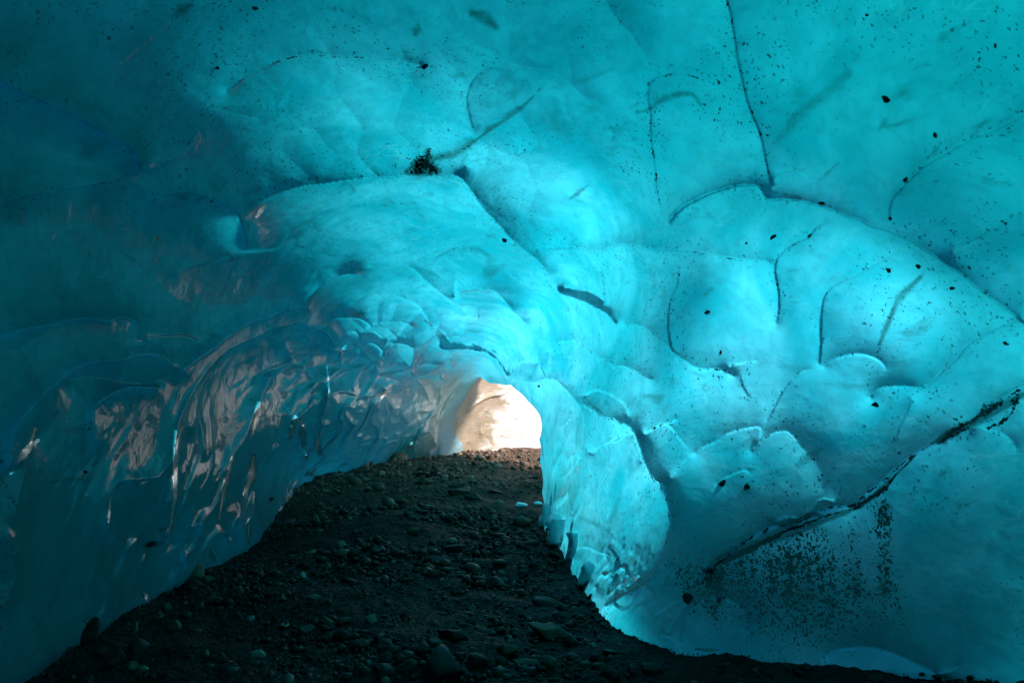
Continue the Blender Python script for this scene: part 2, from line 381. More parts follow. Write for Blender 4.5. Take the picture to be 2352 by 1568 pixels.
# ------------------------------------------------------------------ smooth form of the cave from control points
CP = np.array([
 (947,1056,14.6),(690,1110,11.9),(600,1215,8.4),(450,1300,6.6),(360,1350,5.75),(200,1450,4.6),(60,1568,3.8),
 (950,960,14),(1040,900,15.5),(1110,866,15.8),(1024,1000,15.6),(1160,860,12.2),(1200,895,10.6),(1240,955,9.6),(1240,1040,9.4),(1248,1200,8.8),
 (1100,800,12.2),(1000,850,13.2),(900,900,12.4),(800,950,10.6),(800,800,10.2),(950,700,9.6),
 (600,1000,7.9),(600,900,7.9),(600,800,7.6),(600,600,6.3),(600,300,4.6),(600,0,3.5),(700,980,9.2),
 (300,1100,4.9),(300,800,4.7),(300,500,4.2),(300,200,3.5),(300,-100,2.9),(150,1300,4.2),
 (0,1300,3.55),(0,1000,3.45),(0,700,3.35),(0,400,3.1),(0,0,2.6),
 (1100,700,9.3),(1100,500,6.6),(1100,250,4.8),(1100,0,3.7),(1100,-300,2.9),
 (1400,500,6.0),(1400,700,6.7),(1400,900,6.7),(1400,1100,6.4),(1400,1300,5.8),(1400,1440,5.15),(1250,700,9.0),
 (1290,900,9.0),(1290,1100,8.5),(1320,1260,7.2),
 (1700,400,4.4),(1700,700,5.0),(1700,1000,5.05),(1700,1250,4.75),(1700,1500,4.25),
 (2000,560,4.4),(2000,750,4.7),(2000,1000,4.7),(2000,1250,4.45),(2000,1520,4.1),
 (2352,0,2.7),(2352,400,3.2),(2352,860,4.2),(2352,1200,4.1),(2352,1550,3.85),
 (1700,0,3.6),(1700,200,4.1),(2000,200,3.5),(2000,0,3.2),(2200,500,3.7),
 (-700,400,2.1),(-700,1000,2.3),(-700,1700,2.3),(3100,400,2.5),(3100,1000,3.2),(3100,1700,2.9),
 (1100,-900,2.0),(2400,-700,1.9),(0,-700,1.8),(2000,-1000,1.7),
 (300,1800,4.6),(700,1500,8.6),(1400,1700,5.3),(1700,1800,4.4),(2352,1900,3.9),(-300,2000,3.2),(900,1250,13.5),
], float)

def rbf_fit(cp):
    x = cp[:, :2] / 1000.; n = len(x)
    d = np.linalg.norm(x[:, None] - x[None], axis=-1)
    K = np.where(d > 0, d * d * np.log(d + 1e-12), 0) + np.eye(n) * 2e-3
    Pm = np.hstack([np.ones((n, 1)), x])
    M = np.block([[K, Pm], [Pm.T, np.zeros((3, 3))]])
    return np.linalg.solve(M, np.concatenate([np.log(cp[:, 2]), np.zeros(3)]))
_W = rbf_fit(CP)
def depth(U, V):
    x = U / 1000.; y = V / 1000.
    r = _W[-3] + _W[-2] * x + _W[-1] * y
    for (cx, cyy, _), w in zip(CP, _W[:-3]):
        d2 = (x - cx / 1000.) ** 2 + (y - cyy / 1000.) ** 2
        r = r + w * .5 * d2 * np.log(d2 + 1e-12)
    return np.exp(r)

# ------------------------------------------------------------------ node helpers
def new_mat(name):
    m = bpy.data.materials.new(name); m.use_nodes = True
    m.node_tree.nodes.clear()
    return m, m.node_tree
class NT:
    def __init__(s, t): s.t = t
    def n(s, kind, **kw):
        nd = s.t.nodes.new(kind)
        for k, v in kw.items(): setattr(nd, k, v)
        return nd
    def l(s, a, b): s.t.links.new(a, b)
    def put(s, x, sock):
        if isinstance(x, (int, float, tuple)): sock.default_value = x
        else: s.l(x, sock)
    def math(s, op, a, b=0.0, clamp=False):
        nd = s.n('ShaderNodeMath', operation=op, use_clamp=clamp)
        s.put(a, nd.inputs[0]); s.put(b, nd.inputs[1])
        return nd.outputs[0]
    def ramp(s, x, lo, hi):
        nd = s.n('ShaderNodeMapRange', interpolation_type='SMOOTHSTEP')
        s.put(x, nd.inputs[0]); nd.inputs[1].default_value = lo; nd.inputs[2].default_value = hi
        nd.inputs[3].default_value = 0; nd.inputs[4].default_value = 1
        return nd.outputs[0]
    def noise(s, vec, scale, detail=2, rough=.5, dist=0):
        nd = s.n('ShaderNodeTexNoise'); s.l(vec, nd.inputs['Vector'])
        nd.inputs['Scale'].default_value = scale; nd.inputs['Detail'].default_value = detail
        nd.inputs['Roughness'].default_value = rough; nd.inputs['Distortion'].default_value = dist
        return nd.outputs['Fac']
    def attr(s, name):
        return s.n('ShaderNodeAttribute', attribute_name=name).outputs['Fac']
    def mix(s, f, a, b):
        nd = s.n('ShaderNodeMixShader'); s.put(f, nd.inputs[0]); s.l(a, nd.inputs[1]); s.l(b, nd.inputs[2])
        return nd.outputs[0]
    def col(s, f, a, b):
        nd = s.n('ShaderNodeMix', data_type='RGBA'); s.put(f, nd.inputs[0]); s.put(a, nd.inputs[6]); s.put(b, nd.inputs[7])
        return nd.outputs[2]

def specks(N, vec, scale, rad, thresh, stretch=None):
    """small dark grains: one per Voronoi cell, kept only in cells whose random value is above thresh"""
    v = vec
    if stretch:
        mp = N.n('ShaderNodeMapping'); N.l(vec, mp.inputs[0]); mp.inputs['Scale'].default_value = stretch; v = mp.outputs[0]
    vo = N.n('ShaderNodeTexVoronoi'); N.l(v, vo.inputs['Vector']); vo.inputs['Scale'].default_value = scale
    sp = N.n('ShaderNodeSeparateColor'); N.l(vo.outputs['Color'], sp.inputs[0])
    size = N.math('MULTIPLY', N.math('SUBTRACT', sp.outputs[0], thresh), rad / (1 - thresh) )
    d = N.math('SUBTRACT', size, vo.outputs['Distance'])
    return N.math('MULTIPLY', d, 30.0, True)

def ice_material(name, volume=True, end_wall=False):
    m, t = new_mat(name); N = NT(t)
    tc = N.n('ShaderNodeTexCoord'); P = tc.outputs['Object']
    out = N.n('ShaderNodeOutputMaterial')
    # fine relief
    b1 = N.noise(P, 5, 3, .5, .4); b2 = N.noise(P, 40, 2, .6)
    clear = N.attr('clear')
    rel = N.math('ADD', N.math('MULTIPLY', b1, 1.0), N.math('MULTIPLY', b2, .035))
    bp = N.n('ShaderNodeBump'); bp.inputs['Strength'].default_value = .3; bp.inputs['Distance'].default_value = .05
    N.l(rel, bp.inputs['Height'])
    NOR = bp.outputs[0]
    # cloudy inclusions deep in the ice
    cl = N.noise(P, 1.1, 4, .6, .6)
    smudge = N.ramp(N.noise(P, 1.7, 3, .55, .8), .60, .78)
    st = N.n('ShaderNodeMapping'); N.l(P, st.inputs[0]); st.inputs['Scale'].default_value = (1.0, .8, 2.6); st.inputs['Rotation'].default_value = (.5, .7, .3)
    streak = N.ramp(N.noise(st.outputs[0], 2.3, 4, .6, .5), .60, .76)
    sm = N.math('MAXIMUM', N.math('MULTIPLY', smudge, .5), N.math('MULTIPLY', streak, .62))
    rg = N.math('MULTIPLY', N.math('SUBTRACT', N.noise(P, 8, 5, .7, .6), .5), 1.5)
    sa = N.attr('smudge')
    sm = N.math('MAXIMUM', sm, N.math('MULTIPLY', N.ramp(N.math('ADD', sa, N.math('MULTIPLY', rg, N.math('ADD', sa, .1))), .12, .85), .9))
    cl = N.ramp(cl, .34, .66)
    tcol = N.col(cl, (.01, .45, .61, 1), (.10, .63, .84, 1))
    mot = N.noise(P, 7, 6, .72, .3)
    tcol = N.col(N.math('MULTIPLY', N.ramp(mot, .42, .70), .34), tcol, (.03, .26, .34, 1))
    vn = N.math('ABSOLUTE', N.math('SUBTRACT', N.noise(st.outputs[0], .9, 3, .6, 1.6), .5))
    vein = N.math('MULTIPLY', N.math('SUBTRACT', 1.0, N.ramp(vn, .0, .010)), N.ramp(N.noise(P, .8, 2, .5), .48, .62))
    tcol = N.col(N.math('MULTIPLY', vein, .22), tcol, (.35, .80, .92, 1))
    tcol = N.col(sm, tcol, (.02, .16, .19, 1))
    tcol = N.col(N.math('MULTIPLY', clear, .55), tcol, (.03, .31, .33, 1))
    tr = N.n('ShaderNodeBsdfTranslucent'); N.l(tcol, tr.inputs['Color']); N.l(NOR, tr.inputs['Normal'])
    df = N.n('ShaderNodeBsdfDiffuse'); df.inputs['Color'].default_value = (.46, .68, .72, 1); N.l(NOR, df.inputs['Normal'])
    mouth = N.attr('mouth')  # paler, more diffuse ice round the mouth, put in for the light spill
    frost = N.math('MULTIPLY', N.ramp(N.noise(P, 3.2, 5, .68, .7), .55, .72), N.attr('frost'))
    dfac = N.math('ADD', N.math('ADD', .03, N.math('MULTIPLY', mouth, .42)), N.math('MULTIPLY', frost, .09))
    if not volume:
        dfac = .6; df.inputs['Color'].default_value = (.42, .80, .86, 1)
    body = N.mix(dfac, tr.outputs[0], df.outputs[0])
    gl = N.n('ShaderNodeBsdfGlossy'); gl.inputs['Color'].default_value = (1, 1, 1, 1); N.l(NOR, gl.inputs['Normal'])
    N.put(N.math('ADD', N.math('ADD', .02, N.math('MULTIPLY', N.noise(P, 6, 2), .09)), N.math('MULTIPLY', N.attr('glint'), .25)), gl.inputs['Roughness'])
    lw = N.n('ShaderNodeLayerWeight'); lw.inputs[0].default_value = .5; N.l(NOR, lw.inputs['Normal'])
    fr = N.math('POWER', lw.outputs['Facing'], 4.0)
    fr = N.math('ADD', .012, N.math('MULTIPLY', fr, N.math('ADD', .10, N.math('MULTIPLY', clear, .32))))
    glint = N.ramp(N.math('ADD', N.attr('glint'), N.math('MULTIPLY', N.math('SUBTRACT', N.noise(P, 20, 4, .7), .5), .9)), .25, .75)
    fr = N.math('ADD', fr, N.math('ADD', N.math('MULTIPLY', clear, .035), N.math('MULTIPLY', glint, .62)))
    surf = N.mix(fr, body, gl.outputs[0])
    # grit frozen into the surface
    g = N.attr('dirt'); grit = N.attr('grit')
    nz = N.noise(P, 26, 3, .7)
    wob = N.n('ShaderNodeVectorMath', operation='ADD'); nc = N.n('ShaderNodeTexNoise'); N.l(P, nc.inputs['Vector']); nc.inputs['Scale'].default_value = 30; nc.inputs['Detail'].default_value = 4
    sc = N.n('ShaderNodeVectorMath', operation='SCALE'); N.l(nc.outputs['Color'], sc.inputs[0]); sc.inputs['Scale'].default_value = .05
    N.l(P, wob.inputs[0]); N.l(sc.outputs[0], wob.inputs[1]); PW = wob.outputs[0]
    def linegrit(scale, k, r):
        vo = N.n('ShaderNodeTexVoronoi'); N.l(PW, vo.inputs['Vector']); vo.inputs['Scale'].default_value = scale
        sp = N.n('ShaderNodeSeparateColor'); N.l(vo.outputs['Color'], sp.inputs[0])
        z = N.math('SUBTRACT', sp.outputs[0], N.math('SUBTRACT', 1.0, N.math('MULTIPLY', g, k)))
        return N.math('MULTIPLY', N.math('SUBTRACT', N.math('MULTIPLY', z, r), vo.outputs['Distance']), 30.0, True)
    line = N.math('MAXIMUM', linegrit(15, .8, .75), linegrit(38, 1.0, .9))
    line = N.math('MAXIMUM', line, N.math('GREATER_THAN', N.math('ADD', N.math('MULTIPLY', g, .34), nz), 1.02))
    s1 = specks(N, PW, 10, .17, .90)
    s2 = specks(N, PW, 24, .27, .72)
    s3 = specks(N, PW, 56, .44, .50, (1, 1, .6))
    patch = N.ramp(N.math('ADD', N.noise(P, 1.3, 3, .6), N.math('MULTIPLY', N.attr('seam'), .22)), .42, .66)
    s2 = N.math('MULTIPLY', s2, patch); s3 = N.math('MULTIPLY', s3, patch)
    gm = N.n('ShaderNodeMapping'); N.l(PW, gm.inputs[0]); gm.inputs['Scale'].default_value = (1, 1, .55)
    def fleck(scale, k, r):
        vo = N.n('ShaderNodeTexVoronoi'); N.l(gm.outputs[0], vo.inputs['Vector']); vo.inputs['Scale'].default_value = scale
        sp = N.n('ShaderNodeSeparateColor'); N.l(vo.outputs['Color'], sp.inputs[0])
        z = N.math('SUBTRACT', sp.outputs[0], N.math('SUBTRACT', 1.0, N.math('MULTIPLY', grit, k)))
        return N.math('MULTIPLY', N.math('SUBTRACT', N.math('MULTIPLY', z, r), vo.outputs['Distance']), 30.0, True)
    gritm = fleck(84, .7, .9)
    for q_ in ((11, .12, 1.1), (17, .18, 1.1), (24, .26, 1.1), (46, .46, 1.0)): gritm = N.math('MAXIMUM', gritm, fleck(*q_))
    D = N.math('MAXIMUM', N.math('MAXIMUM', s1, N.math('MULTIPLY', s2, .9)), N.math('MULTIPLY', s3, .75))
    so = N.attr('soot')
    D = N.math('MAXIMUM', D, N.math('MULTIPLY', N.ramp(N.math('ADD', N.math('MULTIPLY', so, .36), N.math('MULTIPLY', N.noise(P, 38, 4, .8, .3), 1.25)), .93, 1.0), N.ramp(so, .05, .2)))
    D = N.math('MAXIMUM', D, N.math('MAXIMUM', line, N.math('MULTIPLY', gritm, N.math('GREATER_THAN', grit, .04))))
    dk = N.n('ShaderNodeBsdfPrincipled'); dk.inputs['Base Color'].default_value = (.012, .013, .013, 1); dk.inputs['Roughness'].default_value = .45
    surf = N.mix(D, surf, dk.outputs[0])
    if volume:
        tp = N.n('ShaderNodeBsdfTransparent')
        surf = N.mix(N.attr('outer'), surf, tp.outputs[0])
        va = N.n('ShaderNodeVolumeAbsorption')
        va.inputs['Color'].default_value = (0.0, .70, .665, 1); va.inputs['Density'].default_value = ICE_ABS
        N.l(va.outputs[0], out.inputs['Volume'])
    N.l(surf, out.inputs['Surface'])
    return m

ICE_ABS = 0.9
RK = 1.95

# ------------------------------------------------------------------ the ice cave (one closed body of ice)
C0 = (1150.0, 1000.0)
AP = [(1262,1262),(1250,1210),(1246,1130),(1240,1060),(1239,1009),(1245,975),(1241,955),(1214,922),(1186,894),(1174,882),(1160,884),(1125,880),(1097,862),(1070,878),(1043,900),(1020,934),(1010,975),(1012,1020),(1010,1062),(1000,1100)]
ang = np.array([math.degrees(math.atan2(-(v - C0[1]), u - C0[0])) for u, v in AP])
ang = np.where(ang < -90, ang + 360, ang); rad = np.array([math.hypot(u - C0[0], v - C0[1]) for u, v in AP])
o_ = np.argsort(ang); ang, rad = ang[o_], rad[o_]

NA, K = 1920, 12
A0, A1 = -67.0, 222.0
a = np.linspace(A0, A1, NA + 1)
r_in = np.interp(a, ang, rad)
NRi, NRo = 672, 60
s = np.linspace(0, 1, NRi + 1)
s = s ** 1.12
RF = 1330.0
r1 = r_in[None, :] + (RF - r_in[None, :]) * s[:, None]
r2 = RF + (2150 - RF) * np.linspace(0, 1, NRo + 1)[1:, None] + 0 * r_in[None, :]
RR = np.vstack([r1, r2])
ar = np.radians(a)[None, :]
U = C0[0] + RR * np.cos(ar); V = C0[1] - RR * np.sin(ar)
Yb = depth(U, V)
Pb = to_world(U, V, Yb)

def grid_normals(Pg):
    du = np.gradient(Pg, axis=1); dv = np.gradient(Pg, axis=0)
    n = np.cross(du, dv)
    n /= np.linalg.norm(n, axis=-1, keepdims=True) + 1e-9
    return n
Nb = grid_normals(Pb)
axis_pt = np.stack([np.interp(Yb, [0, 16], [0.1, -.6]), Yb - .8, 0 * Yb + 1.3], axis=-1)
flip = np.sign(np.sum(Nb * (axis_pt - Pb), axis=-1, keepdims=True)); flip[flip == 0] = 1
if np.median(flip) < 0: Nb = -Nb        # inward normals, into the cave

LINES = [(p_, A_ * RK, .84, d_) for p_, A_, _i, _o, d_ in RID] + [(p_, A_ * 1.45, .62 if A_ > 40 else .84, d_) for p_, A_, _i, _o, d_ in STEPS]
def lam(X, Y):
    g = np.exp(-(((X - 850) / 330) ** 2 + ((Y - 980) / 150) ** 2)) + np.exp(-(((X - 1120) / 130) ** 2 + ((Y - 800) / 110) ** 2))
    return 62 - 32 * np.clip(g * 1.3, 0, 1)
RH, RD, RS = crest_field(LINES, -300, -300, 2700, 1750, 2.0, lam)
wu = U + 5 * vnoise(Pb, 2.2, 91) + 1.6 * vnoise(Pb, 7, 92); wv = V + 5 * vnoise(Pb, 2.2, 93) + 1.6 * vnoise(Pb, 7, 94)
H = bil(RH, (wu + 300) / 2 - .5, (wv + 300) / 2 - .5); DIRT = bil(RD, (wu + 300) / 2 - .5, (wv + 300) / 2 - .5)
inside_ = (U > -290) & (U < 2690) & (V > -290) & (V < 1740)
DIRT = DIRT * inside_; SEAM = bil(RS, (wu + 300) / 2 - .5, (wv + 300) / 2 - .5) * inside_
px = Yb / FOC
def region(u0, v0, ru, rv): return np.exp(-(((U - u0) / ru) ** 2 + ((V - v0) / rv) ** 2))
lowleft = np.clip(region(800, 990, 260, 120) + region(520, 1110, 220, 190) + region(250, 1300, 280, 180) * .8 + region(100,1120,150,200) * .6, 0, 1)
# scallops between the traced ones
def cells(Uc, Vc, size, tilt, seed, el=1.7):
    c, s_ = math.cos(tilt), math.sin(tilt)
    x = (Uc * c + Vc * s_) / (size * el); y = (-Uc * s_ + Vc * c) / size
    ix, iy = np.floor(x).astype(np.int64), np.floor(y).astype(np.int64)
    f1 = np.full(x.shape, 9.); f2 = np.full(x.shape, 9.)
    for dx in (-1, 0, 1):
        for dy in (-1, 0, 1):
            jx = ix + dx + .5 + .42 * _hash(ix + dx, iy + dy, 0 * ix, seed)
            jy = iy + dy + .5 + .42 * _hash(ix + dx, iy + dy, 0 * ix + 1, seed)
            d = np.hypot(x - jx, y - jy)
            f2 = np.where(d < f1, f1, np.minimum(f2, d)); f1 = np.minimum(f1, d)
    return f1, f2
wU = U + 26 * vnoise(Pb, 1.1, 61) + 9 * vnoise(Pb, 3.1, 63); wV = V + 26 * vnoise(Pb, 1.1, 62) + 9 * vnoise(Pb, 3.1, 64)
f1, f2 = cells(wU, wV, 26, math.radians(-55), 3, 2.2)
small = region(860, 1000, 170, 75)
H = H + small * 5 * (1 - np.clip((f2 - f1) * 1.6, 0, 1)) ** 1.5
def flutes(tilt, wide, long_, seed):
    """rounded melt flutes with sharp crests, running along the tilt"""
    c, s_ = math.cos(tilt), math.sin(tilt)
    q = np.stack([(wU * c + wV * s_) / long_, (-wU * s_ + wV * c) / wide, 0 * wU], -1)
    n_ = vnoise(q, 1.0, seed) + .35 * vnoise(q, 2.1, seed + 1)
    return 1 - np.clip(np.abs(n_) * 1.5, 0, 1)
ffade = lowleft * sstep(60, 420, U)
H = H + ffade * 15 * flutes(math.radians(-68), 44, 210, 301) ** 1.3
H = H + ffade * 5 * flutes(math.radians(-50), 60, 120, 311)
H = H + region(1290, 1150, 60, 150) * 8 * flutes(math.radians(-84), 14, 80, 321) + region(1420, 1330, 70, 90) * 6 * flutes(math.radians(-60), 16, 40, 331)
f1, f2 = cells(U + 12 * vnoise(Pb, 1.1, 61), V + 12 * vnoise(Pb, 1.1, 62), 50, math.radians(-35), 12, 1.5)
H = H + region(900, 830, 260, 110) * 11 * (1 - np.clip((f2 - f1) * 1.2, 0, 1)) ** 1.15
f1, f2 = cells(wU, wV, 90, math.radians(35), 15, 1.6)
H = H + np.clip(region(1250, 250, 600, 260) * .5, 0, 1) * 12 * (1 - np.clip((f2 - f1), 0, 1)) ** 1.5
offv = sstep(1700, 2100, RR)
f1, f2 = cells(wU, wV, 190, .4, 5, 1.4)
H = H * (1 - offv) + (offv + sstep(-20, -250, V) + sstep(2380, 2600, U) + sstep(-20, -250, U)).clip(0, 1) * 20 * (1 - np.clip((f2 - f1), 0, 1))
VD = Pb - np.array([0, 0, CAM_Z]); VD /= np.linalg.norm(VD, axis=-1, keepdims=True)
cosv = np.clip(np.abs(np.sum(VD * Nb, axis=-1)), .42, 1)
disp = H * px * 1.15 / cosv
disp = disp + px * (7 * fbm(Pb, .8, 2, 21) + 1.4 * fbm(Pb, 3.0, 3, 31))
edge = sstep(0, 45, RR - r_in[None, :])
disp = disp * (.35 + .65 * edge)
RAYD = -VD * .85 + Nb * .15 * np.maximum(cosv, .5)[..., None]
P = Pb + RAYD * disp[..., None]

# masks carried by the ice
smud = np.zeros(U.shape)
def blot(pts, w, amt, rag=.5):
    global smud
    p = S(pts); m_ = 3 * w
    lo, hi = p.min(0) - m_, p.max(0) + m_
    sel = (U > lo[0]) & (U < hi[0]) & (V > lo[1]) & (V < hi[1])
    d, _, tt, L = seg_dist(U[sel], V[sel], p)
    rg = fbm(Pb[sel], 5.0, 3, 77)
    k = amt * np.exp(-(d / (w * (1 + rag * rg) * (.4 + .6 * np.sin(np.pi * np.clip(tt / L, .06, .94))))) ** 2)
    smud[sel] = np.maximum(smud[sel], np.nan_to_num(k))
blot([(950,385),(985,365),(1040,350),(1120,300),(1190,250),(1240,205)],13,.7,1.)
blot([(935,388),(975,372),(1010,385)],17,1.2,1.)
blot([(980,345),(985,385)],9,.95,1.)
blot([(1240,205),(1330,185),(1410,155)],14,.35,1.4)
blot([(1250,270),(1300,300)],40,.38)
blot([(1465,255),(1490,250),(1540,220),(1590,215),(1610,240)],12,.6,.4)
blot([(960,60),(955,78)],22,.6); blot([(1085,30),(1110,40),(1140,62)],18,.7)
blot([(395,35),(440,10)],14,.7); blot([(1785,325),(1850,250),(1950,170)],26,.5)
blot([(1310,455),(1350,425)],8,.6,.3)
blot([(2020,790),(2045,730),(2070,680),(2120,630)],11,.75,.4)
blot([(1885,410),(1930,370)],9,.5); blot([(1790,440),(1840,450)],10,.5)
blot([(640,380),(690,345)],12,.25)
blot([(595,285),(610,270)],18,.35)
blot([(1900,1190),(1850,1185),(1790,1225),(1700,1265),(1650,1290)],12,.9,.7)
blot([(1640,1300),(1720,1262),(1850,1215),(1950,1175),(1995,1150),(2060,1090),(2100,1050)],8,1.,.5)
blot([(2140,1020),(2200,985),(2290,945),(2350,905)],9,1.,1.2)
blot([(2160,1090),(2170,1085)],16,.6); blot([(2100,880),(2060,960)],16,.35)
blot([(1830,1070),(1890,1030)],12,.5); blot([(1690,1030),(1730,1005)],9,.4)
blot([(1480,990),(1450,1080),(1560,1000)],12,.3)
blot([(1395,1225),(1480,1150),(1500,1080)],22,.35,1.)
blot([(1340,1190),(1400,1220),(1430,1260)],9,.5,1.2)
blot([(600,1290),(680,1260)],6,0)
blot([(2180,1400),(2290,1450)],60,.3,.3)
blot([(325,1252),(370,1245)],7,1.,.3)
blot([(1340,1320),(1360,1335)],16,.8,.3)
blot([(2000,560),(2200,500)],14,.25,.6)
glint = np.zeros(U.shape); _sm = smud; smud = glint  # glints put in as narrow glossy strips where highlights should show
for pts_, w_g in [([(393,990),(393,1100),(388,1180),(378,1228)],9), ([(588,925),(583,970),(572,1000)],9), ([(578,1045),(571,1090),(556,1135)],12), ([(527,1050),(510,1120),(497,1190)],8),
                  ([(562,1195),(566,1245)],8), ([(640,960),(634,985)],5), ([(672,955),(660,1000)],8), ([(688,960),(700,1045)],10), ([(722,985),(733,1040)],10), ([(790,790),(772,818)],5),
                  ([(747,840),(748,905)],3), ([(478,1262),(490,1287)],8), ([(325,1358),(345,1392)],9), ([(22,1085),(60,1030),(85,1010)],9), ([(585,494),(606,466)],6),
                  ([(698,1090),(722,1074)],7), ([(933,1035),(946,1008)],7), ([(868,912),(884,888)],5), ([(1042,1045),(1052,1000)],9), ([(240,1200),(250,1130),(275,1105)],5), ([(655,1175),(655,1120)],6),
                  ([(1435,1350),(1470,1325)],9), ([(975,730),(992,745)],3), ([(1290,875),(1330,910)],4), ([(195,1425),(210,1435)],8), ([(1600,1490),(1650,1492)],5)]:
    blot(pts_, w_g, 1.0, .35)
glint = smud; smud = _sm
soot = np.zeros(U.shape); _sm = smud; smud = soot
blot([(1636,1302),(1680,1286),(1735,1258),(1790,1232)],9,1.6,.5)
blot([(1760,1240),(1850,1205),(1920,1180),(1975,1168)],5,1.3,.6)
blot([(1960,1172),(2000,1145),(2040,1115),(2062,1085)],8,1.5,.7)
blot([(2050,1095),(2085,1065),(2105,1045)],4,1.2,.6)
blot([(2155,1022),(2180,1000),(2215,975),(2240,968)],7,1.4,1.1)
blot([(2235,965),(2275,940),(2300,925)],10,1.3,1.4)
blot([(2270,985),(2320,955),(2340,900)],8,1.2,1.5)
blot([(948,388),(975,372),(1003,386)],15,1.3,1.2)
blot([(975,372),(985,345)],9,1.1,1.2)
blot([(1000,384),(1060,345),(1120,300),(1180,260)],7,.75,1.6)
blot([(1345,910),(1370,935),(1400,955)],4,1.0,.8); blot([(1250,840),(1256,862)],4,1.1,.6)
soot = smud; smud = _sm
grit = np.clip(region(1800,1330,190,150)*1.35 + region(1900,1400,190,110)*.9 + region(2035,1280,26,150)*.45 + region(2010,1180,40,50)+ region(2230,1080,30,130)*.55
     + region(1600,1330,90,60)*.7 + region(1450,1150,120,90)*.25 + region(1560,1010,30,60)*.6 + region(975,372,34,24)*2.4 + region(1440,1400,40,60)*.4 + region(1500,300,30,260)*.3 + region(1560,540,200,60)*.2, 0, 1.5)
grit *= (.8 + .5 * np.clip(.5 + fbm(np.stack([U / 40., V / 300., 0 * U], -1), 1.0, 3, 123), 0, 1.3))
under = sstep(-12, 8, V - (1300 - (U - 1640) * .409))      # grit starts under the dark ledge
grit = np.where((U > 1620) & (U < 2080) & (V > 1050), grit * under, grit)
smud = np.maximum(smud, grit * .30 * np.clip(.6 + fbm(Pb, 4, 3, 55), 0, 1.2))
frost = np.clip(lowleft * 1.0 + region(200, 560, 260, 260) * .5 + region(280, 230, 90, 160) * .8+ region(150, 600, 120, 150) * .6, 0, 1)
clear = np.clip(lowleft * .6 + region(1290, 1150, 80, 150) + region(900, 960, 250, 120), 0, 1)

# continuation behind the camera
last = P[-1]; rings = []
NB = 14
for k in range(1, NB + 1):
    f = k / NB
    sc_ = math.cos(f * math.pi / 2 * .98)
    cen = np.array([.3, 0, -1.1])
    q = last.copy()
    q[:, 0] = cen[0] + (last[:, 0] - cen[0]) * (sc_ * (1 + .35 * math.sin(f * math.pi)))
    q[:, 2] = cen[2] + (last[:, 2] - cen[2]) * sc_
    q[:, 1] = last[:, 1] * (1 - f) - 7.5 * math.sin(f * math.pi / 2)
    q += .06 * np.stack([vnoise(q, 1.1, 3), vnoise(q, 1.1, 4), vnoise(q, 1.1, 5)], -1)
    rings.append(q)
# continuation past the bend
first = P[0]; pre = []
NP_ = 10
wr = sstep(115, 60, a)[:, None]      # 1 on the right-hand side of the mouth, 0 on the left
dirn = wr * np.array([[1.0, .55, .0]]) + (1 - wr) * np.array([[.25, 1.0, .12]])
for k in range(NP_, 0, -1):
    f = k / NP_
    q = first + dirn * (2.3 * f) + np.array([[0, 0, .35]]) * f * f * (1 - wr)
    q += .05 * np.stack([vnoise(q, 2.1, 3), vnoise(q, 2.1, 4), vnoise(q, 2.1, 5)], -1) * f
    pre.append(q)
INN = np.concatenate([np.array(pre), P, np.array(rings)], axis=0)
NR, NC = INN.shape[:2]
def padf(M, v0=0., v1=0.):
    return np.concatenate([np.full((NP_, NC), v0), M, np.full((NB, NC), v1)], axis=0)

# outer face of the ice: unseen, thickness in metres shaped by region to set the brightness inside, thick on the left and behind, thin over the right-hand side
def thick(Uq, Vq):
    def g(u0, v0, ru, rv): return np.exp(-(((Uq - u0) / ru) ** 2 + ((Vq - v0) / rv) ** 2))
    T = 1.2 + 4.7 * sstep(1250, -150, Uq) ** 1.2
    T = T + 2.8 * g(2500, 1760, 430, 330) + 1.5 * g(2450, 150, 420, 450) - .95 * g(1800, 1330, 360, 230) + 2.4 * g(100, 1300, 560, 380) + 1.6 * g(650, 330, 450, 300) + 1.05 * g(1350, 60, 560, 330) - .55 * g(2100, 800, 320, 260) - .5 * g(1200, 100, 220, 200)
    T = T - .75 * g(1120, 760, 260, 130) - .5 * g(1290, 1000, 90, 160)
    rim = np.interp(Uq, [1500, 1530, 1640, 1740, 1850, 1960, 2070, 2200, 2352, 2600], [560, 520, 450, 425, 455, 490, 545, 610, 740, 900])
    T = T + 3.1 * sstep(-10, 110, rim - Vq) * sstep(1480, 1800, Uq) - .7 * g(1650, 1000, 420, 280) - .6 * g(1850, 720, 420, 220) - 2.2 * g(860, 930, 260, 140)
    return np.clip(T, .3, 8)
ri = list(range(0, NR - 1, K)) + [NR - 1]
ci = list(range(0, NC, K))
base_full = np.concatenate([np.array(pre), Pb, np.array(rings)], axis=0)[np.ix_(ri, ci)]
Nc = grid_normals(base_full)
mid = base_full - np.stack([0 * base_full[..., 0], base_full[..., 1], 0 * base_full[..., 0] + 1.2], -1)
if np.sum(Nc * mid) < 0: Nc = -Nc
Uc = np.concatenate([np.repeat(U[:1], NP_, 0), U, np.repeat(U[-1:], NB, 0)], 0)[np.ix_(ri, ci)]
Vc = np.concatenate([np.repeat(V[:1], NP_, 0), V, np.repeat(V[-1:], NB, 0)], 0)[np.ix_(ri, ci)]
T = thick(Uc, Vc)
rowi = np.array(ri)[:, None]
T = np.where(rowi < NP_, np.minimum(T, .5 + 0 * T), T)
T = T * (.6 + .4 * sstep(0, 30 + NP_, rowi - NP_ + 0 * T))
T = np.where(rowi > NR - NB, np.maximum(T, 2.5), T)
OUT = base_full + Nc * T[..., None]
Nz = np.clip(1 + .42 * fbm(base_full, .75, 2, 88), .55, 1.6)
OUT = base_full + Nc * (T * Nz)[..., None]
